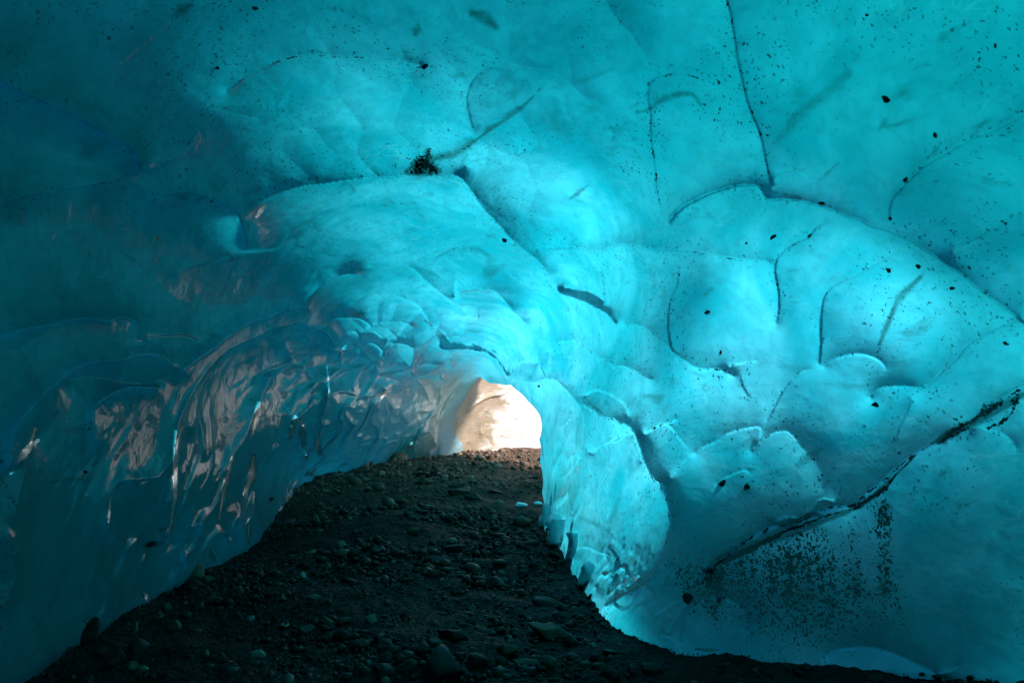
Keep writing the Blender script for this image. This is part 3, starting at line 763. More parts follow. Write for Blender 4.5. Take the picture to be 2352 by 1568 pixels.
OUT += .25 * np.stack([vnoise(OUT, .5, 13), vnoise(OUT, .5, 14), vnoise(OUT, .5, 15)], -1) * np.minimum(1, T / 1.5)[..., None]
nR, nC = OUT.shape[:2]
nin = NR * NC
f_in = grid_faces(NR, NC)
f_out = grid_faces(nR, nC, nin, flip=True)
tri = []
def strip(fine, coarse, rev):
    """watertight stitch of a fine edge and a coarse edge"""
    for j in range(len(coarse) - 1):
        lo, hi = fine[j][0], fine[j][-1]
        for q in range(len(fine[j]) - 1):
            t_ = (coarse[j], fine[j][q], fine[j][q + 1]); tri.append(t_[::-1] if rev else t_)
        t_ = (coarse[j], hi, coarse[j + 1]); tri.append(t_[::-1] if rev else t_)
def cidx(i, j): return nin + i * nC + j
cols = [[c for c in range(ci[j], ci[j + 1] + 1)] for j in range(nC - 1)]
rows = [[r for r in range(ri[i], ri[i + 1] + 1)] for i in range(nR - 1)]
strip([[c for c in cc] for cc in cols], [cidx(0, j) for j in range(nC)], True)
strip([[(NR - 1) * NC + c for c in cc] for cc in cols], [cidx(nR - 1, j) for j in range(nC)], False)
strip([[r * NC for r in rr] for rr in rows], [cidx(i, 0) for i in range(nR)], False)
strip([[r * NC + NC - 1 for r in rr] for rr in rows], [cidx(i, nC - 1) for i in range(nR)], True)
verts = np.concatenate([INN.reshape(-1, 3), OUT.reshape(-1, 3)])
_q = f_in[len(f_in) // 2]; _n = np.cross(verts[_q[1]] - verts[_q[0]], verts[_q[3]] - verts[_q[0]])
if np.dot(_n, axis_pt[len(P) // 2, NC // 2] - verts[_q[0]]) < 0:      # faces must look out of the ice, into the cave
    f_in = f_in[:, ::-1]; f_out = f_out[:, ::-1]; tri = [t_[::-1] for t_ in tri]
def at(M, o=0.): return np.concatenate([M.reshape(-1), np.full(nR * nC, o)])
attrs = {"dirt": at(padf(DIRT)), "grit": at(padf(grit)), "seam": at(padf(SEAM)), "glint": at(padf(glint)), "soot": at(padf(soot)), "mouth": at(padf(np.clip(region(1020, 900, 210, 130) * 1.2, 0, 1), .9)), "smudge": at(padf(smud.clip(0, 1))),
         "frost": at(padf(frost, .3, .2)), "clear": at(padf(clear)), "outer": at(np.zeros((NR, NC)), .85)}
ice_mat = ice_material("blue_glacier_ice")
cave = mesh_obj("ice_cave", verts, [f_in, f_out, np.array(tri)], ice_mat, True, None, attrs)
tag(cave, "blue translucent ice walls and ceiling of the cave, scalloped and flecked with black grit", "ice cave", None, "structure")

# ------------------------------------------------------------------ end wall seen through the mouth
nu, nv = 320, 260
uu = np.linspace(880, 1420, nu)[None, :] + np.zeros((nv, 1)); vv = np.linspace(700, 1110, nv)[:, None] + np.zeros((1, nu))
Yw = 16.4 + 3.2 * (uu - 1040) / 200 - .25 * (vv - 900) / 200
Pw = to_world(uu, vv, Yw)
RID = []
def Wd(A, wi, wo, pts): RID.append((S([(947 + .171 * x, 803.9 + .171 * y) for x, y in pts]), A, wi, wo, 0))
Wd(8,18,14,[(690,870),(800,790),(930,700),(1050,640),(1230,600),(1350,500)])
Wd(8,14,12,[(560,1500),(580,1300),(600,1150),(640,960),(700,880)])
Wd(6,10,12,[(950,1170),(930,1030),(960,930),(1000,820),(1080,760)])
Wd(6,14,12,[(1190,1200),(1250,1050),(1350,950),(1450,880),(1550,760)])
Wd(4,8,8,[(820,1100),(830,950),(880,830),(960,760)])
Wd(5,8,8,[(690,1420),(720,1300),(760,1200)])
Rw, _d, _e = crest_field([(p_, A_ * 1.6, .5, 0) for p_, A_, _i, _o, _q in RID], 860, 680, 1440, 1130, 1.0, lambda X, Y: 25 + 0 * X)
Hw = bil(Rw, uu - 860.5, vv - 680.5)
Pw[..., 1] -= (Hw * 1.3 + 3 * fbm(Pw, 1.2, 3, 51)) * 17 / FOC
mw, tw = new_mat("dirty_cream_ice"); N = NT(tw)
tcn = N.n('ShaderNodeTexCoord'); PO = tcn.outputs['Object']; ow = N.n('ShaderNodeOutputMaterial')
pr = N.n('ShaderNodeBsdfPrincipled')
mpn = N.n('ShaderNodeMapping'); N.l(PO, mpn.inputs[0]); mpn.inputs['Rotation'].default_value = (0, .8, 0); mpn.inputs['Scale'].default_value = (1, 1, 3)
n1 = N.ramp(N.math('ADD', N.noise(mpn.outputs[0], 1.1, 5, .65, .8), N.math('MULTIPLY', N.attr('roof_shade'), .5)), .48, .85)  # dirt streaks, plus the roof's shade painted brown at upper left
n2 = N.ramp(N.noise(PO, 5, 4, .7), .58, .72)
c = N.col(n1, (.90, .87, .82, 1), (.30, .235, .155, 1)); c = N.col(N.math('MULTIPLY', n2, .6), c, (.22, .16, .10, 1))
N.l(c, pr.inputs['Base Color']); pr.inputs['Roughness'].default_value = .35
bpw = N.n('ShaderNodeBump'); bpw.inputs['Strength'].default_value = .4; bpw.inputs['Distance'].default_value = .05
N.l(N.noise(mpn.outputs[0], 4, 4, .6), bpw.inputs['Height']); N.l(bpw.outputs[0], pr.inputs['Normal'])
N.l(pr.outputs[0], ow.inputs['Surface'])
Pbk = Pw.copy(); Pbk[..., 1] += 1.2
vw = np.concatenate([Pw.reshape(-1, 3), Pbk.reshape(-1, 3)]); n0 = nu * nv
i0 = np.arange(nu - 1); rim = []
rim.append(np.stack([i0, i0 + n0, i0 + 1 + n0, i0 + 1], -1)); j0 = (nv - 1) * nu + i0
rim.append(np.stack([j0, j0 + 1, j0 + 1 + n0, j0 + n0], -1))
k0 = np.arange(nv - 1) * nu
rim.append(np.stack([k0, k0 + nu, k0 + nu + n0, k0 + n0], -1)); k1 = k0 + nu - 1
rim.append(np.stack([k1, k1 + n0, k1 + nu + n0, k1 + nu], -1))
ew = mesh_obj("ice_wall", vw, [grid_faces(nv, nu), grid_faces(nv, nu, n0, True)] + rim, mw, True, None, {'roof_shade': np.concatenate([(sstep(1215, 1090, uu + .35 * (vv - 900)) ).reshape(-1)] * 2)})
tag(ew, "sunlit cream and brown streaked ice wall closing the view at the far mouth of the cave", "ice wall")

# ------------------------------------------------------------------ cave floor
th = np.linspace(math.radians(-62), math.radians(62), 900)
rr = np.concatenate([np.linspace(-16, 1.5, 60), 1.55 * (60 / 1.55) ** (np.linspace(0, 1, 700))])
fx = np.where(rr[:, None] > 1.5, rr[:, None] * np.tan(th)[None, :] , np.linspace(-1, 1, 900)[None, :] * 9.0 * np.ones((len(rr), 1)))
fx = np.where((rr[:, None] > 1.5), np.clip(fx, -60, 60), fx)
w_ = sstep(1.5, 3.0, rr)[:, None]
fx = fx * w_ + (1 - w_) * np.linspace(-1, 1, 900)[None, :] * 9.0
fy = rr[:, None] + 0 * fx
Pf = np.stack([fx, fy, 0 * fx], -1)
fz = floor_z(fx, fy)
near = sstep(-16, 0, fy)
fz = fz + near * (.022 * fbm(Pf, 4, 3, 41) + .013 * np.abs(fbm(Pf, 16, 3, 42)))
mf, tf = new_mat("black_gravel"); N = NT(tf)
tcn = N.n('ShaderNodeTexCoord'); PO = tcn.outputs['Object']; of = N.n('ShaderNodeOutputMaterial'); pr = N.n('ShaderNodeBsdfPrincipled')
nf = N.noise(PO, 22, 4, .7)
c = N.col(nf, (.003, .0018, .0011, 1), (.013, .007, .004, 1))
c = N.col(N.attr('mouth_light'), c, N.col(nf, (.05, .03, .018, 1), (.20, .125, .08, 1)))  # floor lighter and warmer towards the mouth: daylight put into the colour
N.l(c, pr.inputs['Base Color']); pr.inputs['Roughness'].default_value = .62; pr.inputs['Specular IOR Level'].default_value = .10
bf = N.n('ShaderNodeBump'); bf.inputs['Strength'].default_value = .9; bf.inputs['Distance'].default_value = .02
vf = N.n('ShaderNodeTexVoronoi'); N.l(PO, vf.inputs['Vector']); vf.inputs['Scale'].default_value = 38
N.l(N.math('ADD', vf.outputs['Distance'], N.noise(PO, 60, 3, .7)), bf.inputs['Height']); N.l(bf.outputs[0], pr.inputs['Normal'])
N.l(pr.outputs[0], of.inputs['Surface'])
flo = mesh_obj("cave_floor", np.stack([fx, fy, fz], -1).reshape(-1, 3), grid_faces(len(rr), 900), mf, True, None, {'mouth_light': (sstep(7.5, 14.5, fy + .5 * fbm(Pf, .8, 3, 43)) * .9).reshape(-1)})
tag(flo, "dark gravel floor of the ice cave running up to the bright mouth", "ground", None, "structure")

# unseen snow field round the cave, added to bounce sun and block low sky
sx = np.linspace(-90, 90, 90)[None, :] + np.zeros((90, 1)); sy = np.linspace(-80, 100, 90)[:, None] + np.zeros((1, 90))
Ps = np.stack([sx, sy, 0 * sx], -1)
sz = -.9 + 1.8 * sstep(3, 7, sx) * sstep(5, 12, sy) + .25 * fbm(Ps, .15, 3, 9) + 3.2 * sstep(-9, -15, sx)  # left-hand bank added to keep horizon sky off the lower ice
ms, ts = new_mat("snow"); N = NT(ts); os_ = N.n('ShaderNodeOutputMaterial'); pr = N.n('ShaderNodeBsdfPrincipled')
pr.inputs['Base Color'].default_value = (.85, .85, .85, 1); pr.inputs['Roughness'].default_value = .6; N.l(pr.outputs[0], os_.inputs['Surface'])
tcs = N.n('ShaderNodeTexCoord'); bs = N.n('ShaderNodeBump'); bs.inputs['Distance'].default_value = .05
N.l(N.noise(tcs.outputs['Object'], 3, 4), bs.inputs['Height']); N.l(bs.outputs[0], pr.inputs['Normal'])
sn = mesh_obj("unseen_snow_ground", np.stack([sx, sy, sz], -1).reshape(-1, 3), grid_faces(90, 90), ms)
tag(sn, "unseen snow ground added round the cave to bounce sunlight and block low sky", "snow", None, "structure")

# ------------------------------------------------------------------ stones
def ico(n):
    import bmesh
    b = bmesh.new(); bmesh.ops.create_icosphere(b, subdivisions=n, radius=1.0)
    v = np.array([x.co[:] for x in b.verts]); f = np.array([[q.index for q in p.verts] for p in b.faces]); b.free()
    return v, f
ICO3, ICO1 = ico(4), ico(1)
def rock_shape(dims, rnd, angular=True, rough=1.0):
    """stone cut by random planes: flat broken faces with worn edges"""
    v, f = ICO3
    r = np.full(len(v), 1.25)
    for k in range(rnd.integers(9, 14) if angular else 22):
        n = rnd.normal(size=3); n /= np.linalg.norm(n)
        d = rnd.uniform(.52, .92) if angular else rnd.uniform(.74, .98)
        c = v @ n
        with np.errstate(divide='ignore'):
            q = np.where(c > .05, d / np.maximum(c, .05), 9)
        r = -np.log(np.exp(-26 * r) + np.exp(-26 * q)) / 26
    sd = int(rnd.integers(1, 9999))
    off = rnd.uniform(0, 50, 3)
    r = r * (1 + rough * (.05 * vnoise(v + off, 2.2, sd) + .025 * vnoise(v + off, 7, sd + 1)))
    return v * r[:, None] * np.array(dims)[None, :], f

def rotm(rx, ry, rz):
    cx, sx_, cy_, sy_, cz, sz_ = math.cos(rx), math.sin(rx), math.cos(ry), math.sin(ry), math.cos(rz), math.sin(rz)
    X = np.array([[1, 0, 0], [0, cx, -sx_], [0, sx_, cx]]); Y_ = np.array([[cy_, 0, sy_], [0, 1, 0], [-sy_, 0, cy_]]); Z_ = np.array([[cz, -sz_, 0], [sz_, cz, 0], [0, 0, 1]])
    return Z_ @ Y_ @ X

STONE = {}
def stone_mat(kind):
    if kind in STONE: return STONE[kind]
    base = {"black": ((.008, .006, .005), (.018, .013, .010)), "grey": ((.018, .011, .009), (.040, .026, .020)), "brown": ((.060, .028, .015), (.11, .055, .030)),
            "green": ((.024, .017, .008), (.052, .036, .019)), "pale": ((.22, .14, .11), (.34, .24, .19)), "pink": ((.14, .065, .050), (.22, .11, .085))}[kind]
    m, t = new_mat(kind + "_rock"); N = NT(t)
    tc = N.n('ShaderNodeTexCoord'); o = N.n('ShaderNodeOutputMaterial'); p = N.n('ShaderNodeBsdfPrincipled')
    n = N.noise(tc.outputs['Object'], 14, 5, .7)
    N.l(N.col(N.ramp(n, .35, .65), base[0] + (1,), base[1] + (1,)), p.inputs['Base Color'])
    p.inputs['Roughness'].default_value = .55; p.inputs['Specular IOR Level'].default_value = .18
    b = N.n('ShaderNodeBump'); b.inputs['Strength'].default_value = .6; b.inputs['Distance'].default_value = .01
    N.l(N.noise(tc.outputs['Object'], 60, 4, .7), b.inputs['Height']); N.l(b.outputs[0], p.inputs['Normal'])
    N.l(p.outputs[0], o.inputs['Surface'])
    STONE[kind] = m
    return m

def floor_hit(u, v):
    lo, hi = 1.5, 30.0
    ys = np.linspace(2.2, 24, 900)
    Pq = to_world(np.full(900, float(u)), np.full(900, float(v)), ys)
    g = Pq[:, 2] - floor_z(Pq[:, 0], Pq[:, 1])
    k = np.nonzero(g < 0)[0]
    return Pq[k[0]] if len(k) else Pq[-1]

# u, v, width, height/width, depth/width, tilt, shape (a angular, r rounded), rock, label
G_FLOOR = "larger stones lying on the gravel floor"
ROCKS = [
 (973,1106,49,.42,.8,0,'r','green',"large flat grey-green stone below the bright mouth, left of the middle"),
 (972,1091,38,.4,.7,.1,'r','black',"dark stone touching the back of the large flat grey-green stone"),
 (994,1089,26,.7,.5,-.7,'a','black',"dark slanting stone leaning right behind the flat grey-green stone"),
 (1052,1131,54,.5,.7,0,'a','green',"broad grey slab-topped stone in the centre of the far floor"),
 (1050,1118,36,.3,.6,0,'a','black',"thin dark stone lying behind the broad grey slab-topped stone"),
 (1091,1145,42,.45,.7,.15,'a','black',"dark stone at the right end of the broad grey slab-topped stone"),
 (921,1156,38,.5,.7,0,'a','green',"brownish green block alone on the left half of the far floor"),
 (801,1190,40,.45,.8,.1,'a','black',"dark flat stone farthest left among the mid-distance stones"),
 (1142,1132,36,.32,.6,.05,'a','black',"long thin dark stone right of the broad slab-topped stone"),
 (1150,1155,24,.7,.8,.2,'a','pale',"pale lit angular stone on the slope near the right ice edge"),
 (1102,1050,22,.8,.8,.2,'r','pale',"pale round stone on the crest right under the bright mouth"),
 (1123,1051,15,1.0,.9,.2,'r','brown',"small brown round stone beside the pale stone on the crest"),
 (884,1084,12,1.5,.7,.3,'a','brown',"small upright stone near the foot of the far left ice"),
 (950,1223,26,.7,.8,.2,'a','green',"humped green-grey stone in the middle of the stone field"),
 (992,1245,20,.8,.8,.1,'r','grey',"small round grey stone just left of the two long flat stones"),
 (1033,1245,52,.24,.5,-.08,'a','brown',"upper of the two long flat stones stacked one below the other"),
 (1036,1262,54,.26,.5,-.1,'a','grey',"lower of the two long flat stones stacked one below the other"),
 (994,1287,34,.6,.8,.1,'a','black',"black block in front of the two long flat stones"),
 (867,1268,36,.4,.8,.05,'r','grey',"low smooth grey stone half sunk left of the stone field"),
 (813,1225,18,.8,.8,.1,'a','grey',"small grey stone below the dark flat stone on the left"),
 (1094,1166,24,.6,.7,.3,'a','brown',"brown stone at the top of the ridge of stones on the right"),
 (1124,1176,27,.7,.7,.35,'a','brown',"brown leaning stone midway down the ridge of stones on the right"),
 (1114,1187,22,.9,.8,0,'a','black',"dark blocky stone at the lower end of the ridge of stones"),
 (1233,1095,18,.9,.6,.6,'a','brown',"thin brown stone leaning by the right ice edge on the far slope"),
 (1133,1340,50,.55,.9,0,'r','black',"big black rounded stone alone on the bare floor right of centre"),
 (721,1376,42,.35,.7,.15,'a','green',"flat olive stone on the left-hand floor below the ice foot"),
 (696,1322,17,.9,.8,.2,'a','pale',"small pale stone left of the bare floor"),
 (443,1314,64,.6,.8,.1,'a','brown',"big angular brown boulder at the foot of the left ice wall"),
 (443,1343,42,.8,.6,-.5,'a','brown',"broken brown stone leaning in front of the big angular boulder"),
 (480,1330,30,.8,.8,.2,'a','brown',"chunky brown stone at the right end of the big angular boulder"),
 (378,1394,30,.55,.8,.2,'r','grey',"smooth grey stone near the dark foot of the left ice"),
 (363,1420,28,.85,.8,.4,'a','green',"green-grey triangular stone in the lower left stones"),
 (399,1443,32,1.0,.8,.2,'a','green',"tall olive stone right of the green-grey triangular stone"),
 (309,1447,13,2.4,.7,.1,'a','pink',"narrow upright pinkish sliver of stone catching the light"),
 (314,1482,42,.9,.9,0,'r','grey',"round grey boulder with cracked face in the lower left"),
 (203,1452,52,1.5,.7,.25,'a','black',"tall black pointed boulder against the lower left ice"),
 (238,1492,32,.8,.8,.1,'a','green',"olive stone at the foot of the tall black pointed boulder"),
 (255,1520,46,.8,.8,.1,'a','grey',"grey blocky stone below the tall black pointed boulder"),
 (297,1533,46,.7,.8,.2,'a','brown',"brown stone with a lit top near the bottom left corner"),
 (575,1422,18,1.0,.8,.1,'r','pale',"small pale round stone in the left gravel, upper of three"),
 (648,1377,14,1.3,.7,.2,'a','pink',"small upright pinkish stone in the middle of the left gravel"),
 (653,1438,19,.8,.8,.3,'a','pale',"small pale stone in the left gravel, right of two others"),
 (585,1472,19,1.0,.8,.1,'a','green',"small olive stone in the left gravel above the pale broken stone"),
 (590,1502,36,.7,.8,-.35,'a','pale',"pale broken stone with a lit face near the bottom left"),
 (503,1512,23,1.2,.8,0,'a','grey',"upright grey stone between the gravel and the round grey boulder"),
 (473,1502,10,1.8,.7,-.4,'a','pale',"thin pale sliver standing left of the upright grey stone"),
 (729,1372,34,.3,.6,.35,'a','pale',"pale flat flake lying beside the olive stone on the left floor"),
 (697,1446,40,.45,.8,.1,'a','grey',"wide grey stone in the lower left half of the floor"),
 (426,1414,27,.7,.8,.1,'r','grey',"rounded grey stone between the boulder and the olive stone"),
 (487,1375,23,.8,.8,.2,'a','brown',"brown stone below the big angular boulder on its right"),
 (636,1512,23,.8,.8,.1,'a','green',"olive stone right of the pale broken stone"),
 (570,1553,20,.8,.8,.1,'a','grey',"grey stone at the bottom edge below the pale broken stone"),
 (848,1426,32,.8,.8,.4,'a','pink',"pink speckled stone with a lit face left of centre"),
 (1037,1462,76,.62,.6,.45,'a','black',"big dark wedge of rock with a bright upper edge, bottom centre"),
 (1009,1528,110,.58,.8,.1,'a','grey',"largest angular boulder at the bottom centre of the floor"),
 (1157,1495,54,.7,.8,.35,'a','green',"green-grey slanted block right of the largest boulder"),
 (1069,1438,56,.35,.7,.1,'a','black',"dark flat stone behind the wedge of rock"),
 (1259,1456,80,.5,.8,.35,'a','green',"long rough green-grey slab near the right ice foot"),
 (1283,1414,30,.75,.9,0,'r','grey',"smooth round grey stone above the rough green-grey slab"),
 (1298,1396,42,.4,.5,.5,'a','grey',"tilted narrow stone behind the smooth round grey stone"),
 (1250,1383,52,.5,.7,.0,'a','grey',"wide ridged stone by the right ice foot, farthest of its cluster"),
 (881,1541,44,.75,.9,0,'r','grey',"rounded grey boulder at the bottom edge left of the largest boulder"),
 (883,1514,32,.8,.9,0,'r','black',"dark rounded stone behind the rounded grey boulder at the bottom edge"),
 (926,1538,50,.6,.7,-.3,'a','grey',"grey slanting stone between the rounded boulder and the largest boulder"),
 (1003,1481,34,.8,.9,0,'r','green',"rounded green-grey stone left of the dark wedge of rock"),
 (970,1491,36,.8,.9,0,'r','black',"black rounded stone left of the rounded green-grey stone"),
 (1147,1541,42,.55,.8,0,'r','grey',"oval grey stone at the bottom edge under the slanted block"),
 (1127,1527,26,1.0,.8,0,'r','grey',"upright grey stone left of the oval grey stone"),
 (1088,1527,52,.7,.8,.1,'a','black',"dark squat boulder touching the right side of the largest boulder"),
 (1213,1522,62,.3,.7,.0,'a','green',"long flat green-grey stone at the bottom right of centre"),
 (883,1475,34,.7,.8,.1,'r','green',"rounded olive stone in the bottom left-centre group"),
 (795,1456,23,.9,.8,.1,'a','green',"olive stone below and left of the pink speckled stone"),
 (947,1471,17,.8,.8,.3,'a','grey',"small grey stone behind the black rounded stone"),
 (987,1456,25,.8,.7,.5,'a','green',"small tilted green-grey stone behind the rounded green-grey stone"),
 (820,1480,46,.5,.8,.1,'a','black',"black humped stone below the pink speckled stone"),
 (921,1502,19,1.0,.8,.2,'a','grey',"small grey stone above the grey slanting stone"),
 (825,1529,20,.8,.8,.1,'r','grey',"small smooth stone below the black humped stone"),
 (845,1520,16,1.0,.8,.3,'a','pink',"tiny pinkish stone left of the dark rounded stone"),
 (834,1545,27,.7,.8,.1,'r','green',"olive rounded stone at the bottom edge left of the grey boulder"),
 (783,1487,22,.8,.8,.1,'r','grey',"round grey stone left of the black humped stone"),
 (755,1460,24,.9,.8,.1,'a','brown',"brown blocky stone left of the olive stone"),
 (752,1429,30,.6,.7,.3,'a','green',"slanting olive stone farther left than the pink speckled stone"),
 (1262,1527,38,.7,.8,.2,'a','brown',"brown angular stone at the right end of the long flat stone"),
 (1284,1441,21,.8,.8,.1,'a','grey',"small grey stone between the round stone and the rough slab"),
 (1310,1434,21,.9,.8,.2,'a','grey',"small grey stone resting at the very foot of the right ice"),
 (1308,1464,32,.6,.8,.1,'a','black',"black stone at the right end of the rough green-grey slab"),
 (1188,1304,19,.5,.7,.2,'a','green',"small flat olive stone alone on the bare floor by the hanging ice"),
 (1083,1399,24,.5,.7,.3,'a','green',"flat green-grey chip on the bare floor behind the dark flat stone"),
 (892,1386,17,.8,.8,.1,'a','grey',"small grey stone on the bare floor above the pink speckled stone"),
 (868,1333,26,.6,.8,.1,'r','grey',"low rounded stone on the bare floor left of centre"),
 (1054,1315,32,.25,.5,.0,'a','green',"thin long olive flake lying on the middle of the bare floor"),
 (1400,1500,44,.5,.8,.1,'a','black',"black stone in front of the right ice foot, nearest the curve"),
 (1500,1540,60,.45,.8,.1,'a','black',"wide black stone at the bottom edge below the lens of ice"),
 (1345,1530,40,.5,.8,.0,'r','black',"dark rounded stone at the bottom edge right of the brown stone"),
]
def put_rock(o, v, f, loc, kind, label, cat, group):
    me = mesh_obj(o, v, f, stone_mat(kind), True)
    me.location = loc
    tag(me, label, cat, group)
    return me
for i, (u, v, w, hr, dr, tilt, shp, kind, label) in enumerate(ROCKS):
    r = np.random.default_rng(100 + i)
    q = floor_hit(u, v + w * hr * .32)
    mpx = q[1] / FOC
    a_ = w * mpx / 2
    vv_, ff_ = rock_shape((a_, a_ * dr, a_ * hr), r, shp == 'a')
    vv_ = vv_ @ rotm(r.uniform(-.15, .15), tilt, 0).T
    zf = floor_z(np.array([q[0]]), np.array([q[1] + a_ * .3]))[0]
    put_rock("stone", vv_, ff_, (q[0], q[1] + a_ * .3, zf + a_ * hr * .42), kind, label, "stone", G_FLOOR)
# two lumps of clear ice lying near the mouth
for (u, v, w, lab) in [(1196,1158,27,"white lump of ice lying on the gravel near the right ice edge"), (1236,1153,22,"bluish lump of ice right beside the hanging ice edge")]:
    r = np.random.default_rng(u); q = floor_hit(u, v + 5); a_ = w * q[1] / FOC / 2
    vv_, ff_ = rock_shape((a_, a_ * .8, a_ * .45), r, False)
    o = mesh_obj("ice_lump", vv_, ff_, ms, True); o.location = (q[0], q[1], floor_z(q[0:1], q[1:2])[0] + a_ * .2)
    tag(o, lab, "ice lump", "ice lumps on the gravel")

# stones frozen into the ice
PU, PV = to_pix(P)
def ice_hit(u, v):
    k = np.argmin((PU - u) ** 2 + (PV - v) ** 2); i, j = np.unravel_index(k, PU.shape)
    return P[i, j], Nb[i, j]
G_ICE = "black stones frozen into the ice"
FROZEN = [
 (973,152,19,.75,"black pentagonal stone frozen into the ceiling, above the dark dirt smear"),
 (2037,228,27,.6,"largest black stone in the upper right ceiling, a slanted diamond"),
 (1991,35,10,1.1,"small black pebble near the top edge of the right ceiling"),
 (2150,312,10,1.5,"drop-shaped black pebble in the right ceiling below the diamond"),
 (2081,411,24,.4,"long thin black stone lying on the lip of the far right ceiling bulge"),
 (2044,500,10,1.4,"black pebble at the lower end of the far right ceiling bulge"),
 (1888,466,16,.5,"black sliver on the rim above the bright alcove"),
 (1777,543,20,.45,"flat black stone under the left part of the alcove rim"),
 (1716,558,9,.6,"small black stone left of and below the flat black stone in the alcove"),
 (2112,610,14,.9,"rounded black stone in the bright alcove, right of its slanting dark streak"),
 (2042,619,14,1.1,"black stone in the bright alcove just left of the top of the dark streak"),
 (2188,660,15,.6,"black stone farthest right in the bright alcove"),
 (1626,717,14,.7,"black stone in the round scallop at the middle right"),
 (1655,810,8,1.3,"small black pebble low in the round scallop at the middle right"),
 (1660,1107,18,.8,"black slanted stone in the right wall, left of a pair"),
 (1715,1118,13,1.1,"black stone in the right wall, right of a pair"),
 (2010,928,15,.8,"black stone under the lip at the right, beside a tiny pebble"),
 (1583,1374,26,1.0,"round black stone at the top of the lens of ice near the floor"),
 (340,1251,32,.5,"dark slab frozen low in the left wall beside the bright column"),
 (195,1084,14,.7,"black stone in the dim lower left wall"),
 (620,1146,16,.6,"small dark slab in the left wall near the floor"),
 (498,156,10,1.3,"small dark pebble in the dim upper left ceiling"),
 (1160,549,11,1.1,"black pebble on the crest running down the middle of the ceiling"),
 (1239,887,8,1.2,"small black stone in the pale ice by the mouth"),
]
for i, (u, v, w, hr, label) in enumerate(FROZEN):
    r = np.random.default_rng(300 + i)
    p, n = ice_hit(u, v); a_ = w * p[1] / FOC / 2
    vv_, ff_ = rock_shape((a_, a_ * .7, a_ * hr), r, True)
    vv_ = vv_ @ rotm(0, r.uniform(-.5, .2), 0).T
    put_rock("frozen_stone", vv_, ff_, tuple(p + n * a_ * .1), "black", label, "stone", G_ICE)

# ------------------------------------------------------------------ loose gravel, one body
n = 26000
yy = 3.2 * (17.5 / 3.2) ** rng.uniform(0, 1, n) ** 1.15
xx = rng.uniform(-1, 1, n)
xl = np.interp(yy, [3, 4, 6, 8.5, 12, 17], [-3.4, -3.3, -3.3, -3.4, -4.0, -3.0]); xr = np.interp(yy, [3, 4.2, 5, 8, 12, 17], [5.0, 4.0, 1.4, .9, 2.2, 3.5])
xx = xl + (xr - xl) * (xx + 1) / 2
sizes = np.exp(rng.normal(math.log(.0088), .62, n)) * (.55 + yy * .09)
dens = fbm(np.stack([xx, yy, 0 * xx], -1), .9, 2, 70)
sizes *= np.clip(1 + .7 * dens, .4, 2)
v1, f1_ = ICO1
dims = sizes[:, None, None] * rng.uniform(.55, 1.3, (n, 1, 3)) * np.array([1.15, 1, .7])
off = rng.uniform(.72, 1.2, (n, len(v1), 1))
GV = v1[None] * off * dims
az = rng.uniform(0, 2 * math.pi, n)[:, None]; ti = rng.normal(0, .4, n)[:, None]
x0, y0, z0 = GV[..., 0], GV[..., 1], GV[..., 2]
x1, z1 = x0 * np.cos(ti) + z0 * np.sin(ti), -x0 * np.sin(ti) + z0 * np.cos(ti)
GV = np.stack([x1 * np.cos(az) - y0 * np.sin(az), x1 * np.sin(az) + y0 * np.cos(az), z1], -1)
GV += np.stack([xx, yy, floor_z(xx, yy) + sizes * .25 + .004], -1)[:, None, :]
GF = (f1_[None] + (np.arange(n) * len(v1))[:, None, None]).reshape(-1, 3)
tone = np.repeat(rng.uniform(0, 1, n), len(v1))
mg, tg = new_mat("loose_gravel"); N = NT(tg); og = N.n('ShaderNodeOutputMaterial'); pg = N.n('ShaderNodeBsdfPrincipled')
tn = N.attr('tone')
cg = N.col(N.ramp(tn, .0, .9), (.004, .0022, .0014, 1), (.026, .014, .009, 1)); cg = N.col(N.ramp(tn, .93, 1.0), cg, (.16, .10, .07, 1))
cg = N.col(N.attr('mouth_light'), cg, N.col(tn, (.05, .03, .019, 1), (.30, .20, .135, 1)))  # pebbles brightened towards the mouth, its light painted into their colour
N.l(cg, pg.inputs['Base Color']); pg.inputs['Roughness'].default_value = .5; pg.inputs['Specular IOR Level'].default_value = .15
N.l(pg.outputs[0], og.inputs['Surface'])
gr = mesh_obj("gravel", GV.reshape(-1, 3), GF, mg, False, None, {"tone": tone, "mouth_light": np.repeat(sstep(7, 14.5, yy) * .9, len(v1))})
tag(gr, "loose dark gravel and pebbles strewn over the cave floor", "gravel", None, "stuff")

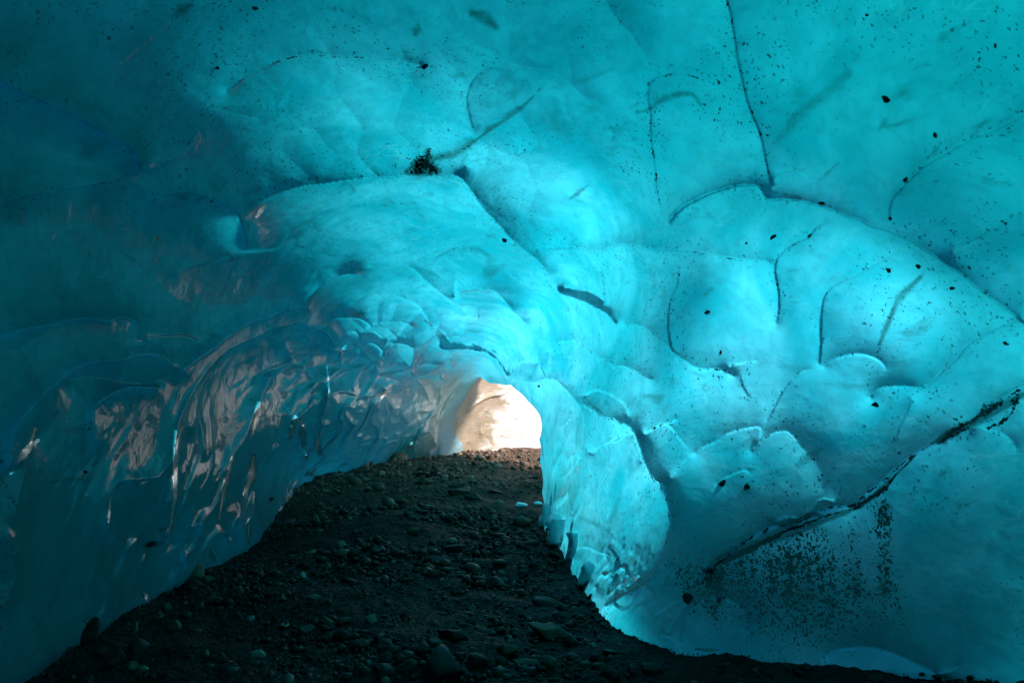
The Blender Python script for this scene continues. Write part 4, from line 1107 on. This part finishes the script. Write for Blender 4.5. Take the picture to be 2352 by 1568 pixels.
# ------------------------------------------------------------------ ragged ice hanging at the right-hand edge of the passage
hang_mat = ice_material("clear_hanging_ice", volume=False)
def hanging(outline, Y, thickm, label):
    p = np.array(outline, float); c = p.mean(0)
    q_ = []
    for k in range(len(p)):
        for t_ in (0, .33, .66): q_.append(p[k] * (1 - t_) + p[(k + 1) % len(p)] * t_)
    p = np.array(q_) + np.random.default_rng(int(Y * 100)).normal(0, 2.2, (len(q_), 2))
    nseg = len(p); ringsn = 7; L = []
    for k in range(ringsn):
        f = k / (ringsn - 1); a_ = (f - .5) * 2
        sc_ = math.sqrt(max(0, 1 - a_ * a_)) * .22 + .78
        q = c + (p - c) * sc_
        L.append(to_world(q[:, 0], q[:, 1], np.full(nseg, Y + a_ * thickm)))
    V_ = np.array(L)
    V_ += .03 * np.stack([vnoise(V_, 9, 3), vnoise(V_, 9, 4), vnoise(V_, 9, 5)], -1)
    vs = V_.reshape(-1, 3); fs = []
    for k in range(ringsn - 1):
        for j in range(nseg):
            j2 = (j + 1) % nseg
            fs.append((k * nseg + j, k * nseg + j2, (k + 1) * nseg + j2, (k + 1) * nseg + j))
    cf = V_[0].mean(0); cb = V_[-1].mean(0); i1 = len(vs); vs = np.vstack([vs, cf, cb]); tr_ = []
    for j in range(nseg):
        j2 = (j + 1) % nseg
        tr_.append((i1, j2, j)); tr_.append((i1 + 1, (ringsn - 1) * nseg + j, (ringsn - 1) * nseg + j2))
    z = np.zeros(len(vs))
    o = mesh_obj("hanging_ice", vs, [np.array(fs), np.array(tr_)], hang_mat, True, None, {"clear": z + 1, "frost": z + .5, "dirt": z, "grit": z + .15, "smudge": z})
    tag(o, label, "hanging ice", "ragged ice hanging over the floor at the passage edge")
hanging([(1240,1165),(1252,1150),(1262,1160),(1262,1203),(1250,1206),(1240,1203),(1243,1185)], 8.45, .12, "narrow hanging ice tooth, farthest and uppermost at the passage edge")
hanging([(1256,1200),(1270,1180),(1300,1190),(1308,1215),(1302,1248),(1288,1249),(1262,1256),(1258,1235)], 7.75, .22, "broad square-ended hanging ice block over the dark floor")
hanging([(1306,1225),(1330,1215),(1340,1260),(1337,1290),(1323,1303),(1316,1290),(1310,1265)], 7.0, .15, "tapering hanging ice tooth below the square-ended block")
hanging([(1322,1342),(1330,1318),(1338,1290),(1360,1290),(1385,1320),(1395,1345),(1375,1343),(1345,1338)], 6.2, .2, "glassy ice overhang just above the foot of the right wall")
